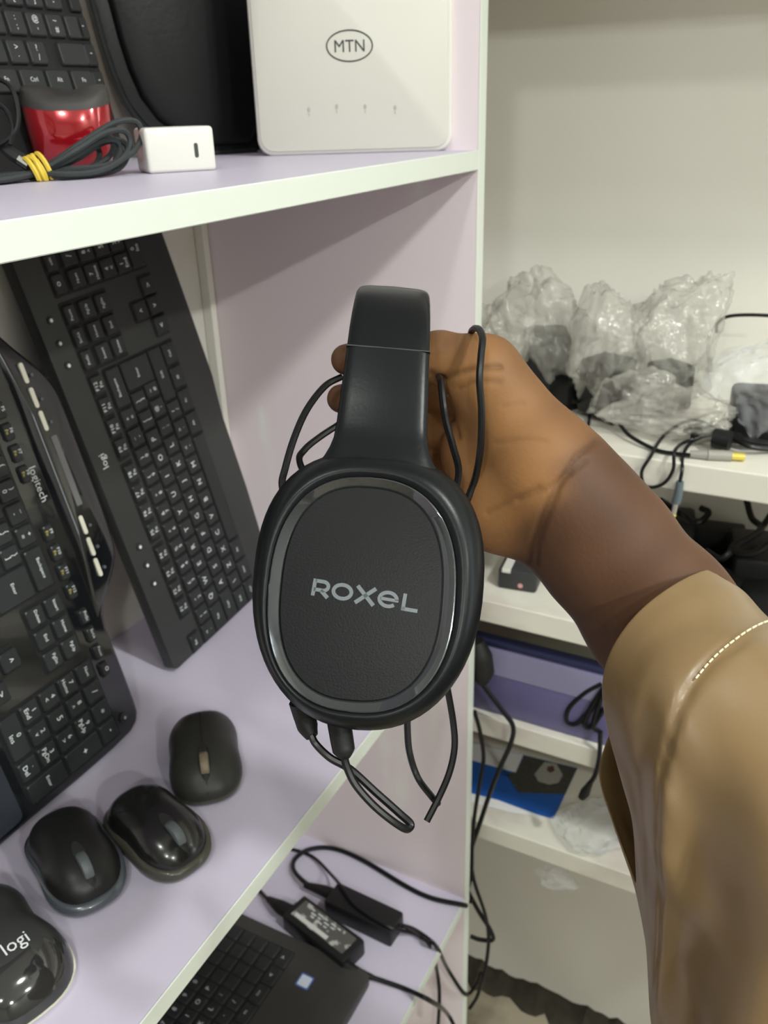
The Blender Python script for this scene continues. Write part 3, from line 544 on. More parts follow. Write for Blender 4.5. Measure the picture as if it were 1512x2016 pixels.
# ------------------------------------------------------------------ headphones
HC=at(724,1172,.32); ax=ray(724,1172)+.005*rt-.055*up; ax/=np.linalg.norm(ax); nz=-ax
tilt=math.radians(-4.6); hr=rt*math.cos(tilt)+up*math.sin(tilt); hr-=nz*(hr@nz); hr/=np.linalg.norm(hr); hu=np.cross(nz,hr)
RH=np.array([hr,hu,nz]).T; S_=.32/F     # metres per pixel at the cup
hp=empty('headphones','black over-ear headphones with ROXEL on the ear cup, held up in a hand','headphones')
def sup(a,b_,e,cx=0,cy=0,z=0,n=72):
    o=[]
    for t in np.linspace(0,2*math.pi,n,endpoint=False):
        c,s=math.cos(t),math.sin(t); o.append(((cx+a*math.copysign(abs(c)**(2/e),c))*S_,(cy+b_*math.copysign(abs(s)**(2/e),s))*S_,z))
    return o
def cup(zoff,sgn):
    Z=lambda z:zoff+sgn*z
    def rg(a,b_,e,cx,cy,z): return [(x,y,Z(z)) for x,y,_ in sup(a,b_,e,cx,cy)]
    def og(k,z,m=0):      # housing outline shrunk by k px; m blends towards the groove shape
        o=[]
        for t in np.linspace(0,2*math.pi,72,endpoint=False):
            c,s_=math.cos(t),math.sin(t); e=2.5 if s_>0 else 2.2; bb=(262 if s_>0 else 303)-k; aa=236-k
            x=-1+aa*math.copysign(abs(c)**(2/e),c); y=37+bb*math.copysign(abs(s_)**(2/e),s_)
            gx_=-12+188*math.copysign(abs(c)**(2/2.4),c); gy_=5+235*math.copysign(abs(s_)**(2/2.4),s_)
            o.append(((x*(1-m)+gx_*m)*S_,(y*(1-m)+gy_*m)*S_,Z(z)))
        return o
    b=MB(); b.loft([og(30,-.026),og(10,-.024),og(2,-.019),og(0,-.013),og(3,-.0075),og(5,-.0035,.25),og(4,-.0009,.55),og(2,0,.8),og(0,-.0004,1),rg(184,231,2.4,-12.5,5,-.0024)],cap=False); h=b.build('ear_cup','hp_body',hp,angle=180)
    b=MB(); b.loft([rg(186,233,2.4,-12,5,-.0024),rg(185,232,2.4,-12,5,-.0008),rg(182,229.5,2.42,-12.5,5,-.0006),rg(162,213,2.5,-13,6,-.0034),rg(158,210,2.5,-13,6,-.0038)],cap=False); b.build('gloss_ring','hp_ring',h,angle=60)
    b=MB(); b.loft([rg(161,212,2.5,-13,6,-.0060),rg(160,211.5,2.5,-13,6,-.0030),rg(158,210,2.5,-13,6,-.0026)]); b.build('face_plate','hp_face',h,angle=20)
    b=MB(); b.loft([rg(196,226,2.2,0,-2,-.024),rg(216,246,2.2,2,-4,-.0255),rg(227,258,2.2,3,-6,-.030),rg(228,260,2.2,3,-6,-.036),rg(220,250,2.2,3,-6,-.043),rg(200,228,2.2,3,-6,-.047),rg(160,190,2.2,3,-6,-.047),rg(130,160,2.2,3,-6,-.043),rg(110,140,2.2,3,-6,-.036)]); b.build('ear_pad','hp_pad',h,angle=180)
    return h
SEP=.150
cup(0,1); cup(-SEP,-1)
# side arms and headband: (local y mm up, z back mm, half width mm, thickness mm)
prof=[(40,-4.2,19,6),(44,-2.2,22,6),(47,-1.7,24.2,6),(50,-2.2,24.8,6),(52.5,-3.1,23.6,6),(55,-4.2,21.6,6),(58,-5.4,19.8,6),(62,-6.7,18.7,6),(68,-8,18.2,6),(78,-8.6,17.8,6),(90,-9.8,17.3,6),(100.5,-11.4,17.0,6)]
prof2=[(101,-11.5,17.0,7),(110,-13.6,16.8,7),(119,-17.2,16.5,7),(127,-22.5,16.2,7),(134,-30,16,7),(139,-39,15.8,7),(142,-50,15.6,7),(143.5,-62,15.5,7),(144,-75,15.5,7)]
def strip(pr,mirror=False,headband=False):
    P_=np.array([(p[0],p[1]) for p in pr],float); W=[p[2] for p in pr]; Th=[p[3] for p in pr]
    if mirror: P_[:,1]=-SEP*1000-P_[:,1]
    t=np.gradient(P_,axis=0); t/=np.linalg.norm(t,axis=1)[:,None]; nrm=np.stack([-t[:,1],t[:,0]],1)*(-1 if mirror else 1)
    nrm=np.where((nrm@np.array([0,1.]))[:,None]*(-1 if mirror else 1)<-.001,-nrm,nrm) if False else nrm
    rings=[]
    for (y,z),n_,w_,h_ in zip(P_,nrm,W,Th):
        sec=[]
        for k in range(28):
            a=2*math.pi*k/28; c,s=math.cos(a),math.sin(a)
            u_=w_*math.copysign(abs(c)**.25,c); v_=h_/2*math.copysign(abs(s)**.5,s)
            v_-=h_*(.10+.75*min(1,max(0,(58-y)/9))*(not headband))*abs(u_/w_)**2.4
            # n_ is (dy,dz); centre line is outer surface
            yy=y+n_[0]*(v_-h_/2); zz=z+n_[1]*(v_-h_/2)
            sec.append(((u_+ (y-0)*.0)*.001,yy*.001,zz*.001))
        rings.append(sec)
    return MB().loft(rings)
for mir in(False,True): strip(prof,mir).build('side_arm','hp_body',hp,angle=70)
full=prof2+[(p[0],-SEP*1000-p[1],p[2],p[3]) for p in reversed(prof2[:-1])]
strip(full,headband=True).build('headband','hp_body',hp,angle=70)
b=MB(); b.loft([[(x*.001,y*.001,z*.001) for x,y,z in((-17.05,dy,-11.6),(17.05,dy,-11.6),(17.15,dy,-18.4),(-17.15,dy,-18.4))] for dy in(100.45,100.95)]); b.build('seam','seam_grey',hp,smooth=False)
b=MB()
def stroke(pts,wd=7.4,closed=False):
    P_=np.array(pts,float); n=len(P_); t=np.gradient(P_,axis=0) if not closed else np.roll(P_,-1,0)-np.roll(P_,1,0)
    t/=np.linalg.norm(t,axis=1)[:,None]; nn_=np.stack([-t[:,1],t[:,0]],1)*wd/2; A_,B_=P_+nn_,P_-nn_
    V=[*A_,*B_]; Fc=[(k,(k+1)%n,n+(k+1)%n,n+k) for k in range(n if closed else n-1)]
    ca,sa=math.cos(math.radians(-4.9)),math.sin(math.radians(-4.9))
    b.add([((ca*x-sa*y-8)*S_,(sa*x+ca*y+0)*S_,-.00245) for x,y in V],Fc)
def arc(cx,cy,rx,ry,a0,a1,n=18): return [(cx+rx*math.cos(math.radians(a)),cy+ry*math.sin(math.radians(a))) for a in np.linspace(a0,a1,n)]
stroke([(-100,-17),(-100,17)]); stroke([(-100,13.3),(-82,13.3)]+arc(-82,4.6,10,8.7,90,-90,12)+[(-100,-4.1)]); stroke([(-86,-4),(-70,-17)],8)
stroke(arc(-43,0,18,13.6,0,345,24),closed=True)
stroke([(-15,17),(22,-17)],8); stroke([(22,17),(-15,-17)],8)
stroke(arc(49,0,17.5,13.6,0,318,24)); stroke([(33,0),(70,0)],6.5)
stroke([(81,17),(81,-17)]); stroke([(78,-13.3),(110,-13.3)])
o=b.build('brand_lettering','hp_text',hp,smooth=False)
place(hp,RH,HC)
def HL(x,y,z): return RH@np.array([x,y,z])+HC
# audio cable plugged in at the bottom of the cup, looped over the hand
c1=[at(612,1445,.338),at(622,1465,.337),at(650,1492,.334),at(690,1515,.332),at(740,1560,.332),at(785,1600,.333),at(808,1622,.334),at(800,1632,.332),at(775,1618,.33),at(735,1585,.329),at(700,1545,.329),at(683,1510,.330),at(678,1490,.332)]
c2=[at(803,1400,.40),at(802,1430,.40),at(806,1480,.40),at(822,1530,.40),at(848,1566,.395),at(862,1582,.388)]
c3=[at(880,1350,.385),at(892,1420,.385),at(895,1470,.383),at(885,1520,.38),at(865,1568,.378),at(840,1617,.375)]
c4=[at(890,1060,.392),at(918,990,.388),at(936,940,.385),at(946,880,.372),at(948,810,.366),at(944,750,.363),at(947,700,.363),at(950,665,.366),at(942,648,.374),at(930,650,.388),at(924,670,.402)]
c5=[at(864,738,.392),at(868,752,.378),at(872,790,.374),at(878,830,.375),at(892,880,.378),at(903,930,.383),at(890,990,.385)]
c6=[at(672,742,.40),at(640,760,.395),at(605,805,.39),at(580,860,.385),at(562,920,.38),at(556,960,.378),at(580,1010,.372)]
c7=[at(668,835,.41),at(630,860,.405),at(600,885,.40),at(590,910,.395),at(620,970,.385)]
cable('audio_cable','thin black cable plugged into the headphones and looped over the hand',[c1,c2,c3,c4,c5,c6,c7],.0016,plugs=[([at(600,1410,.342),at(606,1432,.34),at(614,1450,.338)],[.0045,.0042,.0026],'rubber','jack_plug'),([at(664,1400,.336),at(673,1455,.333),at(677,1478,.332),at(679,1492,.332)],[.0048,.0046,.0044,.0022],'rubber','cable_plug'),([at(592,1380,.340),at(600,1412,.342)],[.0048,.0044],'rubber','jack_collar')],res=8)
# ------------------------------------------------------------------ person: arm and hand (one continuous surface) and sleeve
def surface(fn,lo,hi,h):
    n=[int(math.ceil((b_-a_)/h))+1 for a_,b_ in zip(lo,hi)]
    X,Y,Zg=np.meshgrid(*[a_+h*np.arange(k) for a_,k in zip(lo,n)],indexing='ij')
    V=fn(X,Y,Zg); ins=V<0
    cn=np.zeros([k-1 for k in n],np.int8); pos=np.zeros([k-1 for k in n]+[3]); cnt=np.zeros([k-1 for k in n])
    G=np.stack([X,Y,Zg],-1)
    def sl(o): return tuple(slice(o_,o_+k-1) for o_,k in zip(o,n))
    cor=[(i,j,k) for i in(0,1) for j in(0,1) for k in(0,1)]
    for a_ in cor:
        for d_ in range(3):
            if a_[d_]: continue
            c_=list(a_);c_[d_]=1
            va,vb=V[sl(a_)],V[sl(tuple(c_))]; cr=(va<0)!=(vb<0); t=np.where(cr,va/np.where(cr,va-vb,1),0)
            p=G[sl(a_)]+(G[sl(tuple(c_))]-G[sl(a_)])*t[...,None]; pos+=np.where(cr[...,None],p,0); cnt+=cr
    act=cnt>0; idx=-np.ones(act.shape,int); idx[act]=np.arange(act.sum()); P_=pos[act]/cnt[act][:,None]; Q=[]
    for d_ in range(3):
        a_,b_=(d_+1)%3,(d_+2)%3
        s0=[slice(None)]*3;s1=[slice(None)]*3; s0[d_]=slice(0,-1);s1[d_]=slice(1,None)
        cr=ins[tuple(s0)]!=ins[tuple(s1)]
        m_=np.zeros_like(cr); q_=[slice(None)]*3; q_[a_]=slice(1,-1);q_[b_]=slice(1,-1); m_[tuple(q_)]=cr[tuple(q_)]
        ii=np.argwhere(m_)
        if not len(ii): continue
        ea=np.zeros(3,int);eb=np.zeros(3,int);ea[a_]=1;eb[b_]=1
        f=[idx[tuple((ii-x_).T)] for x_ in(ea+eb,eb,np.zeros(3,int),ea)]
        flip=ins[tuple(ii.T)]
        q=np.stack(f,1); q[~flip]=q[~flip][:,::-1]; Q.append(q)
    return P_,np.vstack(Q)
# arm coordinates: x,y in photo pixels scaled at .385 m, z depth in metres
K=.385
def cc(x,y,d): return np.array([(x-756)/F*d,-(y-1008)/F*d,d])     # camera space (right, up, depth)
caps=[]   # (p0,p1,r0,r1,blend)
def cap(a,b_,r0,r1,k=.010): caps.append((cc(*a),cc(*b_),r0,r1,k))
cap((1560,1545,.405),(1300,1212,.402),.038,.0335)
cap((1300,1212,.402),(1190,1075,.395),.0335,.0305,.012)
cap((1190,1075,.395),(1120,995,.392),.0300,.0275,.012)
cap((1120,985,.392),(1072,925,.392),.0270,.0245,.014)      # thenar
cap((1072,925,.392),(952,738,.394),.0245,.0180,.012)
cap((1085,1022,.398),(985,1000,.402),.0195,.0190,.012)      # heel of the hand
cap((1060,960,.400),(955,880,.412),.021,.019,.014)
cap((985,1000,.402),(950,900,.412),.0185,.017,.012)
cap((950,736,.394),(868,704,.396),.0150,.0118,.008)         # thumb
cap((868,704,.396),(760,702,.398),.0113,.0102,.004)
cap((760,702,.398),(682,708,.398),.0102,.0072,.003)
cap((950,800,.418),(850,770,.437),.0120,.0098,.006)         # fingers
cap((850,770,.437),(740,785,.428),.0096,.0090,.003); cap((740,785,.428),(672,785,.413),.0090,.0070,.003)
cap((948,870,.424),(850,850,.444),.0120,.0100,.005)
cap((850,850,.444),(760,858,.434),.0096,.0088,.003); cap((760,858,.434),(715,850,.416),.0088,.0070,.003)
cap((950,940,.424),(862,925,.444),.0115,.0096,.005)
cap((862,925,.444),(790,935,.432),.0092,.0084,.003); cap((790,935,.432),(760,925,.414),.0084,.0068,.003)
cap((962,1000,.418),(885,1000,.436),.0100,.0085,.005)
cap((885,1000,.436),(825,1005,.424),.0082,.0076,.003)
FL=.80   # arm and palm are a little flatter towards the viewer
def field(X,Y,Zg):
    res=None
    for i,(a,b_,r0,r1,k) in enumerate(caps):
        fl=FL if i<3 else (.92 if i<8 else 1)
        d=b_-a; px_,py_,pz_=X-a[0],Y-a[1],(Zg-a[2])/fl; dd=np.array([d[0],d[1],d[2]/fl])
        t=np.clip((px_*dd[0]+py_*dd[1]+pz_*dd[2])/(dd@dd),0,1)
        v=np.sqrt((px_-t*dd[0])**2+(py_-t*dd[1])**2+(pz_-t*dd[2])**2)-(r0+(r1-r0)*t)
        if res is None: res=v
        else:
            h=np.clip(.5+.5*(res-v)/k,0,1); res=res*(1-h)+v*h-k*h*(1-h)
    return res
lo=cc(660,1300,.39)*[1,1,0]+[-.012,-.07,.345]; hi=cc(1500,640,.405)*[1,1,0]+[.03,.012,.47]
lo[1]=cc(0,1480,.405)[1]
V_,Q_=surface(field,lo,hi,.0011)
# fine creases: displace and darken along lines drawn on the palm side
def px_of(P): return 756+F*P[:,0]/P[:,2],1008-F*P[:,1]/P[:,2]
gx=np.stack([field(V_[:,0]+e[0],V_[:,1]+e[1],V_[:,2]+e[2])-field(V_[:,0]-e[0],V_[:,1]-e[1],V_[:,2]-e[2]) for e in np.eye(3)*.0006],1); gx/=np.linalg.norm(gx,axis=1)[:,None]+1e-9
ux,uy=px_of(V_)
creases=[([(1172,868),(1130,905),(1095,960),(1068,1010),(1045,1080),(1040,1105)],5,.0011),([(1155,905),(1110,945),(1085,1000),(1062,1060),(1055,1110)],4,.0008),([(1125,930),(1070,965),(1020,985)],4,.0006),
 ([(848,735),(866,748),(895,738),(930,728),(985,722)],4,.0012),([(905,765),(940,752),(985,752)],3.5,.0006),([(960,1010),(1010,985),(1060,960)],5,.0006),([(990,800),(1030,792)],3,.0004),([(975,872),(1040,865),(1075,868)],3,.0004),([(868,745),(880,790),(900,860)],5,.0016)]
dk=np.zeros(len(V_)); dsp=np.zeros(len(V_))
for ln_,wd_,am in creases:
    L2=spl([(a,b_) for a,b_ in ln_],5); dm=np.full(len(V_),1e9)
    for a,b_ in zip(L2[:-1],L2[1:]):
        d=b_-a; t=np.clip(((ux-a[0])*d[0]+(uy-a[1])*d[1])/(d@d),0,1); dm=np.minimum(dm,np.hypot(ux-a[0]-t*d[0],uy-a[1]-t*d[1]))
    g_=np.exp(-(dm/(wd_+1.5))**2)*(gx[:,2]<.1); dk=np.maximum(dk,g_*min(1,am/.0010)); dsp-=g_*am
V2=V_+gx*dsp[:,None]
# pigment: palm side (facing the fingers) is lighter than wrist and forearm
sd=(ux-1075)*.81+(uy-985)*.59+12*np.sin(uy*.05)       # along the arm, 0 at the wrist crease
palm=1/(1+np.exp(sd/14.)); dors=1/(1+np.exp(-( (ux-960)*.80-(uy-735)*.60-40)/16.)); dors=np.maximum(dors,np.where(ux<900,1.,np.clip((985-ux)/85,0,1))/(1+np.exp((uy-700)/12.))); dors=np.where(ux<700,1.25,dors)
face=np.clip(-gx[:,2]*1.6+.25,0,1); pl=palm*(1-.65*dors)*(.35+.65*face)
c_d=np.array([.078,.037,.020]); c_p=np.array([.255,.125,.048])
nz_=.5+.5*np.sin(ux*.031+1.3*np.sin(uy*.023))*np.sin(uy*.027+1.1*np.sin(ux*.019))
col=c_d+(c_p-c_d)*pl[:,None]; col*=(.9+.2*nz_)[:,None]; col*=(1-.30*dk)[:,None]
W_=C+V2[:,0:1]*rt+V2[:,1:2]*up+V2[:,2:3]*fw
org=C+rt*cc(1300,1212,.402)[0]+up*cc(1300,1212,.402)[1]+fw*.402
me=bpy.data.meshes.new('person'); me.from_pydata([tuple(map(float,p-org)) for p in W_],[],[tuple(map(int,q)) for q in Q_]); me.materials.append(M['skin'])
at_=me.color_attributes.new('tone','FLOAT_COLOR','POINT'); at_.data.foreach_set('color',np.hstack([col,np.ones((len(col),1))]).astype(np.float32).ravel())
for p in me.polygons: p.use_smooth=True
bm=bmesh.new(); bm.from_mesh(me); bmesh.ops.smooth_vert(bm,verts=bm.verts,factor=.4,use_axis_x=True,use_axis_y=True,use_axis_z=True); bmesh.ops.recalc_face_normals(bm,faces=bm.faces); bm.to_mesh(me); bm.free()
per=link(bpy.data.objects.new('person',me)); per.location=org; tag(per,'person in a tan satin sleeve reaching out to hold up the headphones','person')
# sleeve: a wide draped tube; rings run round the forearm, hanging well below it
def ringpts(front,back,n=40):
    f_=spl(front,10); bk=spl(back,10)
    def rs(P,n):
        s=np.r_[0,np.cumsum(np.linalg.norm(np.diff(P[:,:2],axis=0),axis=1))]; u_=np.linspace(0,s[-1],n); return np.stack([np.interp(u_,s,P[:,k]) for k in range(3)],1)
    return np.vstack([rs(f_,n),rs(bk,n)[1:-1][::-1]])
rim_f=[(1424,1130,.405),(1400,1117,.385),(1330,1147,.362),(1255,1204,.352),(1203,1275,.350),(1184,1345,.352),(1192,1425,.358),(1222,1535,.366),(1243,1610,.376),(1250,1700,.388),(1252,1745,.400)]
rim_b=[(1424,1130,.405),(1432,1150,.425),(1395,1215,.446),(1330,1280,.452),(1260,1350,.450),(1205,1430,.440),(1180,1500,.432),(1180,1545,.426),(1205,1620,.418),(1235,1700,.410),(1252,1745,.400)]
mid_f=[(1520,1212,.405),(1500,1206,.375),(1440,1235,.345),(1370,1290,.330),(1310,1370,.322),(1285,1470,.322),(1285,1580,.326),(1288,1690,.332),(1290,1800,.345),(1285,1900,.365),(1276,1930,.395)]
mid_b=[(1520,1212,.405),(1530,1235,.43),(1495,1310,.452),(1430,1400,.46),(1370,1500,.458),(1330,1600,.45),(1310,1700,.44),(1295,1800,.43),(1283,1870,.42),(1278,1910,.41),(1276,1930,.395)]
far_f=[(1700,1390,.405),(1680,1390,.36),(1640,1420,.32),(1580,1480,.300),(1520,1560,.288),(1480,1680,.286),(1450,1800,.29),(1425,1950,.296),(1400,2100,.31),(1370,2230,.335),(1345,2290,.375)]
far_b=[(1700,1390,.405),(1712,1420,.44),(1680,1500,.465),(1620,1600,.475),(1560,1700,.472),(1500,1800,.465),(1450,1920,.455),(1410,2040,.445),(1375,2160,.43),(1355,2240,.41),(1345,2290,.375)]
end_f=[(x+260,y+270,d-.03) for x,y,d in far_f]; end_b=[(x+260,y+270,d) for x,y,d in far_b]
keyr=[ringpts(a,b_) for a,b_ in((rim_f,rim_b),(mid_f,mid_b),(far_f,far_b),(end_f,end_b))]
ST=64; rings=[]
kr=np.stack(keyr)
sam=spl(kr.reshape(4,-1),ST//3).reshape(-1,*kr.shape[1:])
nr,npt=sam.shape[:2]
uu=np.linspace(0,1,npt,endpoint=False)
CC=np.array([[cc(*p) for p in r_] for r_ in sam]); e_=CC[-1]-CC[-12]
ctr=CC.mean(1,keepdims=True); nrm=CC-ctr; nrm/=np.linalg.norm(nrm,axis=2,keepdims=True)
s_=np.linspace(0,3,nr)[:,None]; a_=(uu*80)[None,:]   # a_ index 0..40 front top->bottom
hang_=np.clip((a_-10)/30,0,1)*(a_<60)
dis=.0075*np.sin(s_*5.6+.035*a_+.6)*np.clip((a_-11)/9,0,1)*(a_<44)*np.clip((s_-.7)/.5,0,1)+.0035*np.sin(a_*.45-s_*2.2)*hang_*np.clip(s_/.5,0,1)+.0014*np.sin(a_*1.1+s_*3.1+1)*hang_*np.clip(s_/.4,0,1)+.0025*np.sin(a_*.33+s_*5)*np.clip(s_-.3,0,1)
seam_s=1.16+.012*np.sin(a_*.5)
dis+= -.0022*np.exp(-((s_-seam_s)/.035)**2)*(a_<40)*np.clip((a_-2)/3,0,1)
dis+= .0009*np.sin(a_*2.6)*np.exp(-((s_-seam_s)/.10)**2)*np.clip((a_-9)/3,0,1)*np.clip((30-a_)/6,0,1)
CC=CC+nrm*dis[...,None]
CC=np.concatenate([CC]+[CC[-1:]+(e_+np.array([.01,-.01,-.035]))[None]*k_ for k_ in(.5,1,1.5,2,2.5)]); nr=len(CC)
Wd=C+CC[...,0:1]*rt+CC[...,1:2]*up+CC[...,2:3]*fw-org
b=MB(); b.loft([list(r_) for r_ in Wd],cap=False)
sl_=b.build('sleeve','tan_satin',per,angle=180)
sm=sl_.modifiers.new('thickness','SOLIDIFY'); sm.thickness=.0010; sm.offset=-1
sb=sl_.modifiers.new('smooth','SUBSURF'); sb.levels=1; sb.render_levels=1
# dashed stitching along the hem
b=MB(); ri=[min(nr-1,int(round(1.16/3*(nr-6))))]
row=Wd[ri[0]]; nro=nrm[ri[0]]; nw=nro[:,0:1]*rt+nro[:,1:2]*up+nro[:,2:3]*fw
pth=spl(row[1:11]+nw[1:11]*.0022,12); 
for i in range(0,len(pth)-6,7): b.tube(pth[i:i+6],.00042,5,spline=False)
b.build('hem_stitching','thread',sl_)
# ------------------------------------------------------------------ things on the wall shelving
def noise3(P,sc,ph):
    q=P*sc+ph; return np.sin(q[:,0]+1.7*np.sin(q[:,1]*1.3+q[:,2]))*np.sin(q[:,1]*1.1+1.5*np.sin(q[:,2]*.9+q[:,0]*.7))
def crumple(center,rad,seed,mat_,label,group,tail=None,name='plastic_bag'):
    r_=np.random.default_rng(seed); bm=bmesh.new(); bmesh.ops.create_icosphere(bm,subdivisions=5,radius=1)
    P_=np.array([v.co[:] for v in bm.verts]); ph=r_.random(3)*20
    nn=r_.normal(size=(34,3)); nn/=np.linalg.norm(nn,axis=1)[:,None]; hh=.62+.55*r_.random(34)
    dt=P_@nn.T; rad_=np.where(dt>.15,hh/np.maximum(dt,.15),9).min(1); rad_=np.clip(rad_,.5,1.45)
    cr=np.zeros(len(P_))
    for q in range(26):      # creases: sharp folds across random great circles
        n1=r_.normal(size=3); n1/=np.linalg.norm(n1); o1=r_.uniform(-.6,.6); w1=r_.uniform(.04,.12)
        cr+=r_.choice([-1,1])*.075*np.maximum(0,1-np.abs(P_@n1-o1)/w1)*(np.sin(P_@r_.normal(size=3)*3+q)>-.2)
    Q2=P_*(rad_+cr+.10*noise3(P_,3.1,ph))[:,None]
    if tail is not None:
        tl=np.array(tail,float); tn=tl/np.linalg.norm(tl); k_=np.clip(P_@tn,0,1)**3; Q2=Q2+tl*k_[:,None]
        Q2-= (Q2-np.outer(Q2@tn,tn))*(.35*k_[:,None])
    Q2=Q2*np.array(rad); 
    for v,p in zip(bm.verts,Q2): v.co=p
    me=bpy.data.meshes.new(name); bm.to_mesh(me); bm.free(); me.materials.append(M[mat_])
    for p in me.polygons:p.use_smooth=True
    zmin=Q2[:,2].min(); o=link(bpy.data.objects.new(name,me)); o.location=(center[0],center[1],center[2]-zmin+.0004); return tag(o,label,'bag',group)
def onb(x,y,v,z): p=hx(x,y,v); return (p[0],p[1],z)
crumple(onb(1070,625,.185,B1),(.044,.060,.074),3,'polythene','crumpled cloudy polythene bag of adapters nearest the lavender side panel',None,(.1,.1,.25))
crumple(onb(985,660,.150,B1),(.036,.036,.056),13,'polythene','small whitish polythene bag squeezed against the lavender side panel',None,(0,.2,.15))
crumple(onb(1200,650,.150,B1),(.042,.048,.068),5,'polythene','rumpled polythene bag with a twisted peak in the middle of the wall shelf',None,(.1,.1,.3))
crumple(onb(1330,665,.185,B1),(.044,.052,.074),8,'polythene','tall grey polythene bag with an upright open corner against the cream wall',None,(.2,-.35,.4))
crumple(onb(1350,800,.105,B1),(.030,.058,.030),11,'polythene','flat folded yellowish polythene bag lying in front of the tall bag',None,(-.2,.5,-.1))
crumple(onb(1510,690,.140,B1),(.046,.050,.052),21,'polythene_clear','shiny clear plastic bag holding a black cable',None)
crumple(onb(1235,760,.120,B1),(.030,.045,.036),27,'polythene','small polythene bag slumped over the coiled black cord',None,(0,-.4,.1))
def lump(name,label,c_,size,rot,m='black_plastic',group=None,cat='adapter',extra=None):
    e=empty(name,label,cat,group,c_); e.rotation_euler=(0,0,rot)
    MB().box((-size[0]/2,-size[1]/2,0),(size[0]/2,size[1]/2,size[2])).build('body',m,e,bevel=min(size)*.14,seg=2)
    return e
gi='adapters inside the polythene bags'
for (x,y,v,s,rr,lab) in((1080,610,.185,(.055,.05,.075),.4,'dark adapter inside the cloudy bag by the side panel'),(1200,690,.15,(.045,.045,.06),1.2,'dark adapter inside the twisted bag'),(1500,700,.14,(.055,.04,.045),.2,'dark adapter inside the shiny clear bag'),(1325,690,.19,(.04,.035,.05),.9,'dark adapter inside the tall grey bag')):
    p=hx(x,y,v); lump('power_adapter',lab,(p[0],p[1],B1+.004 if True else 0),s,rr)
p=hz(1210,835,B1); lump('power_adapter','rounded black adapter lying between the bags on the wall shelf',(p[0]+.02,p[1],B1),(.045,.035,.026),.6,'rubber')
p=hz(1120,800,B1); lump('power_adapter','small black plug pack lying behind the bent wrist',(p[0],p[1],B1),(.03,.035,.03),1.0,'rubber')
cable('charger_cable','thin black cord with small tip dropping beside the rounded adapter',[[hz(1128,790,B1+.02),hz(1150,795,B1+.012),hz(1160,815,B1+.006),hz(1157,845,B1+.003),hz(1152,870,B1+.003)]],.0016,plugs=[([hz(1156,845,B1+.004),hz(1153,872,B1+.004)],.0032,'rubber','tip')])
def b1(x,y,h=.002): return hz(x,y,B1+h)
cable('charger_cable','black cord coiled in a ring under the twisted bag',[[at(1225,748,.90),at(1245,775,.89),at(1275,782,.89),at(1296,765,.89),at(1290,745,.90),at(1262,742,.905),at(1240,755,.90),at(1248,785,.88),at(1280,790,.88),at(1302,772,.885)]],.0032)
tipz=B1+.004
cable('charger_cable','black cord loop with silver barrel plug hanging over the cream shelf edge',[[b1(1420,852,.012),b1(1380,830,.016),b1(1345,832,.014),b1(1305,860,.006),b1(1280,900,.003),hx(1263,930,.0405),hx(1272,958,.0405),hx(1305,953,.040),hx(1325,925,.040),hx(1328,890,.041),b1(1345,872,.008),b1(1385,858,.012)],[b1(1410,852,.012),b1(1365,868,.008),b1(1345,895,.003),hx(1343,925,.0405),hx(1337,955,.0405)]],.0017,plugs=[([hx(1339,948,.0405),hx(1335,975,.0405),hx(1331,990,.0405)],[.0035,.0042,.0042],'plug_slate','plug_body'),([hx(1331,990,.0405),hx(1326,1012,.0405)],.0026,'silver','barrel'),([hx(1326,1011,.0405),hx(1325,1016,.0405)],.0027,'brass','barrel_tip')])
cable('charger_cable','black cord bundled and tied lying on the cream shelf',[[b1(1355+dx,848+dy,.006+.003*k),b1(1400+dx,842+dy,.010),b1(1430,855,.012),b1(1470,865+dy,.010),b1(1515,872+dy,.006),b1(1560,880,.006)] for k,(dx,dy) in enumerate(((0,-8),(0,4),(8,12),(-6,0)))]+[[b1(1440,858,.012),b1(1460,845,.014),b1(1485,845,.014),b1(1490,860,.012)]],.0026,plugs=[([b1(1405,862,.013),b1(1438,868,.013)],.0095,'rubber','tie_wrap')])
cable('charger_cable','black cord ending in a grey rectangular plug with yellow tip',[[b1(1220,835,.01),b1(1240,858,.006),b1(1290,885,.003),b1(1330,893,.003),b1(1360,896,.004)]],.0020,plugs=[([b1(1358,894,.004),b1(1395,896,.0045)],[.0035,.0048],'connector_grey','strain_relief'),([b1(1393,896,.0046),b1(1440,898,.0046)],.0052,'connector_grey','plug_body'),([b1(1440,898,.0046),b1(1466,900,.0046)],.0036,'brass','plug_tip')])
cable('charger_cable','thin black cord arching out of the shiny clear bag against the wall',[[hx(1410,655,.19),hx(1412,638,.19),hx(1430,624,.19),hx(1470,620,.19),hx(1530,622,.19)]],.0018)
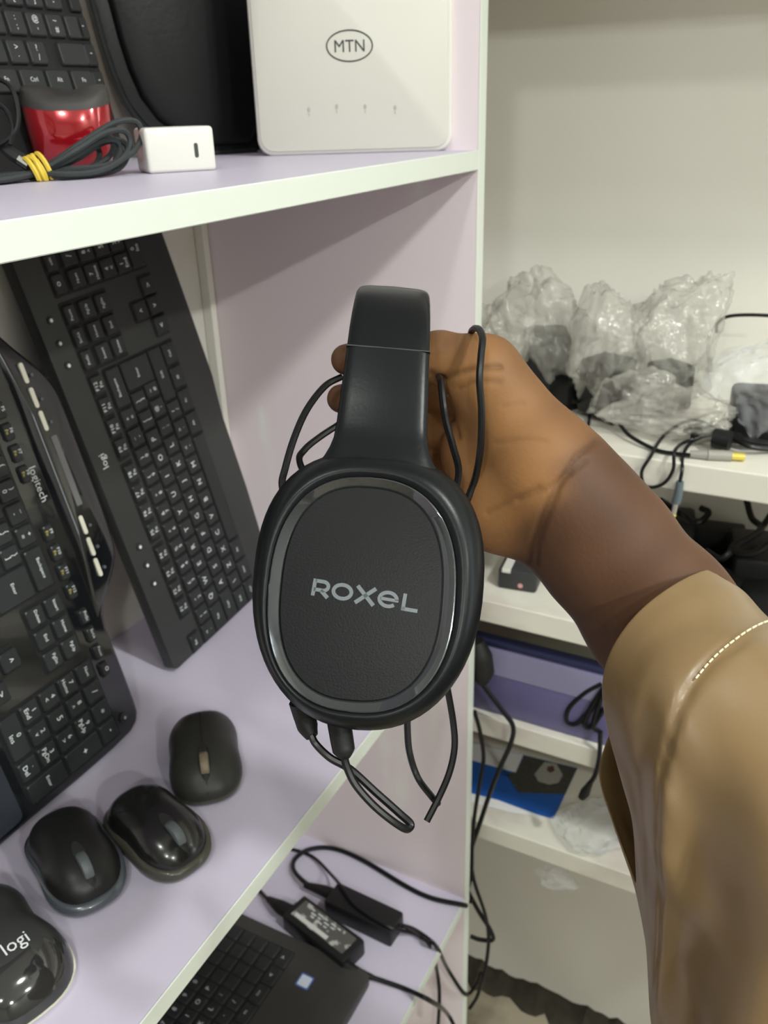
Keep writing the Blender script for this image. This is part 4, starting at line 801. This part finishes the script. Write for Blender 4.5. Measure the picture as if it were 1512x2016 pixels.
# second wall shelf: pile of dark adapters, small box
gd='dark adapters piled on the second wall shelf'  # pile enlarged, black ones added by the wall, to stand in for under-shelf shade
pile=[(1330,1110,.15,(.07,.045,.04),.5,'low black adapter at the end of the dark pile next to the forearm'),(1400,1150,.12,(.065,.055,.05),1.1,'blocky black adapter in the middle of the dark pile'),(1480,1130,.17,(.08,.05,.07),.2,'tallest black adapter at the back of the dark pile'),(1440,1180,.075,(.07,.04,.035),.9,'black adapter with a white label in front of the dark pile'),(1530,1150,.10,(.075,.055,.05),.4,'black adapter with a white label beside the tallest one in the dark pile'),(1330,1050,.21,(.05,.04,.07),.2,'upright black adapter added against the wall as shade under the cream shelf'),(1400,1060,.22,(.03,.07,.06),.1,'slim black adapter added by the wall as shade behind the dark pile')]
for k,(x,y,v,s_z,rr,lab) in enumerate(pile):
    p=hx(x,y,v); e=lump('power_adapter',lab,(p[0],p[1],B2),s_z,rr,'black_plastic',gd)
    if k in(3,4): MB().box((-s_z[0]/2-.0004,-s_z[1]*.35,s_z[2]*.3),(-s_z[0]/2,s_z[1]*.2,s_z[2]*.6)).build('label','bar_white',e,smooth=False)
cable('charger_cable','tangled black cord draped over the dark adapter pile',[[at(1300,985,.93),at(1340,1010,.95),at(1370,1030,.94),at(1395,1010,.94),at(1380,1000,.95)],[at(1470,985,.95),at(1480,1020,.94),at(1500,1040,.92),at(1470,1060,.90),at(1440,1080,.90),at(1480,1090,.88),at(1530,1060,.88)],[at(1520,1010,.93),at(1490,1050,.92),at(1450,1075,.90),at(1420,1100,.90),at(1390,1085,.92)]],.0036)
p=hz(1010,1165,B2); e=lump('small_box','small dark grey box with a pink dot on the second wall shelf','box'and(p[0]+.03,p[1],B2),(.055,.045,.026),.12,'dark_box',None,'box')
b=MB(); b.loft([[(-.0279,-.004+.003*math.cos(t),.008+.003*math.sin(t)) for t in np.linspace(0,6.283,12,endpoint=False)],[(-.0276,-.004+.003*math.cos(t),.008+.003*math.sin(t)) for t in np.linspace(0,6.283,12,endpoint=False)]]); b.build('dot','pink',e,smooth=False)
MB().box((-.028,.008,.022),(.024,.018,.0268)).build('lid_strip','white_gloss',e,smooth=False,bevel=.0005)
# purple package
y_a,y_b=.03,-.19
pk=empty('plastic_package','purple flat package with dark navy edge standing on the third wall shelf','package',loc=(.062,(y_a+y_b)/2,B25))
MB().box((-.007,-.11,0),(.007,.11,.098)).build('body','purple_pack',pk,bevel=.003)
MB().box((-.008,-.112,.096),(.008,.112,.104)).build('top_edge','navy',pk,bevel=.002)
MB().box((-.0078,-.108,.058),(-.0068,.108,.094)).build('pale_band','purple_pale',pk,smooth=False)
# cables hanging beside the panel
cable('mains_cable','black mains cord hanging from a moulded plug beside the side panel edge',[[hx(945,1340,.036),hx(960,1360,.036),hx(990,1400,.036),hx(1010,1430,.036),hx(1005,1465,.036),hx(985,1510,.036),hx(965,1560,.036),hx(945,1620,.033),hx(928,1670,.032),hx(916,1710,.030),hx(918,1745,.030),hx(940,1790,.032),hx(965,1830,.034),hx(970,1850,.036),hx(945,1850,.032),hx(926,1843,.030)]],.0030,plugs=[([hx(936,1262,.036),hx(942,1290,.036),hx(948,1325,.036),hx(950,1345,.036)],[.010,.016,.015,.006],'rubber','plug')])
cable('mains_cable','thinner black cord twisting down the side panel edge to the floor',[[hx(934,1400,.028),hx(945,1440,.028),hx(952,1490,.028),hx(945,1540,.028),hx(935,1600,.027),hx(930,1660,.027),hx(928,1720,.026),hx(918,1770,.026),hx(930,1775,.026)],[hx(925,1690,.026),hx(935,1740,.028),hx(955,1800,.032),hx(962,1850,.034),hx(955,1910,.034),hx(945,1945,.034),hx(938,1965,.03),hx(925,1985,.028)]],.0026)
cable('usb_cable','black coiled cable hanging in front of the purple package',[[hx(1185,1345,.055),hx(1150,1365,.055),hx(1120,1395,.055),hx(1116,1420,.055),hx(1135,1425,.053),hx(1160,1400,.053),hx(1185,1370,.053)],[hx(1188,1355,.052),hx(1165,1390,.052),hx(1150,1425,.052),hx(1165,1430,.052),hx(1190,1395,.052)],[hx(1190,1360,.05),hx(1175,1400,.05),hx(1168,1430,.05),hx(1180,1440,.05)],[hx(1182,1440,.042),hx(1180,1490,.041),hx(1172,1525,.041),hx(1160,1545,.041)]],.0028,plugs=[([hx(1163,1540,.041),hx(1152,1560,.041),hx(1145,1570,.041)],[.003,.006,.0045],'rubber','plug')])
# leaflet on the lowest shelf
lf=empty('leaflet','glossy blue leaflet with a grey animal photograph lying on the lowest wall shelf','leaflet',loc=tuple(hz(1050,1560,B3)))
ivl=Matrix.Translation(tuple(-float(v) for v in hz(1050,1560,B3)))
def flat(name,px,m,z):
    b=MB(); P_=[hz(x,y,B3+z) for x,y in px]; b.loft([[(*p[:2],B3+z-.0006) for p in P_],[(*p[:2],B3+z) for p in P_]]); o=b.build(name,m,smooth=False); o.parent=lf; o.matrix_parent_inverse=ivl; return o
flat('sheet',[(905,1455),(1137,1512),(1090,1612),(905,1560)],'print_blue',.0010)
flat('white_corner',[(908,1457),(1030,1486),(1015,1520),(992,1514),(908,1490)],'paper',.0016)
flat('photograph',[(1032,1487),(1136,1513),(1113,1563),(1020,1560),(998,1524),(1016,1520)],'print_grey',.0017)
flat('animal_patch',[(1072,1500),(1095,1503),(1108,1525),(1100,1540),(1082,1544),(1060,1538),(1052,1524),(1062,1512)],'print_pale',.0023)
flat('nose_spot',[(1079,1509),(1090,1508),(1092,1517),(1084,1521),(1077,1516)],'print_brown',.0029)
flat('swoosh',[(905,1556),(980,1575),(1075,1610),(1000,1598),(905,1572)],'paper',.0017)
crumple(tuple(hz(1170,1640,B3)),(.050,.055,.012),31,'polythene_clear','clear plastic film crumpled on the lowest wall shelf beside the leaflet',None)
p=hx(1090,1735,.052)
o=crumple((p[0]+.012,p[1],p[2]-.03),(.012,.030,.022),41,'polythene_clear','scrap of clear film hanging under the lowest wall shelf edge',None)
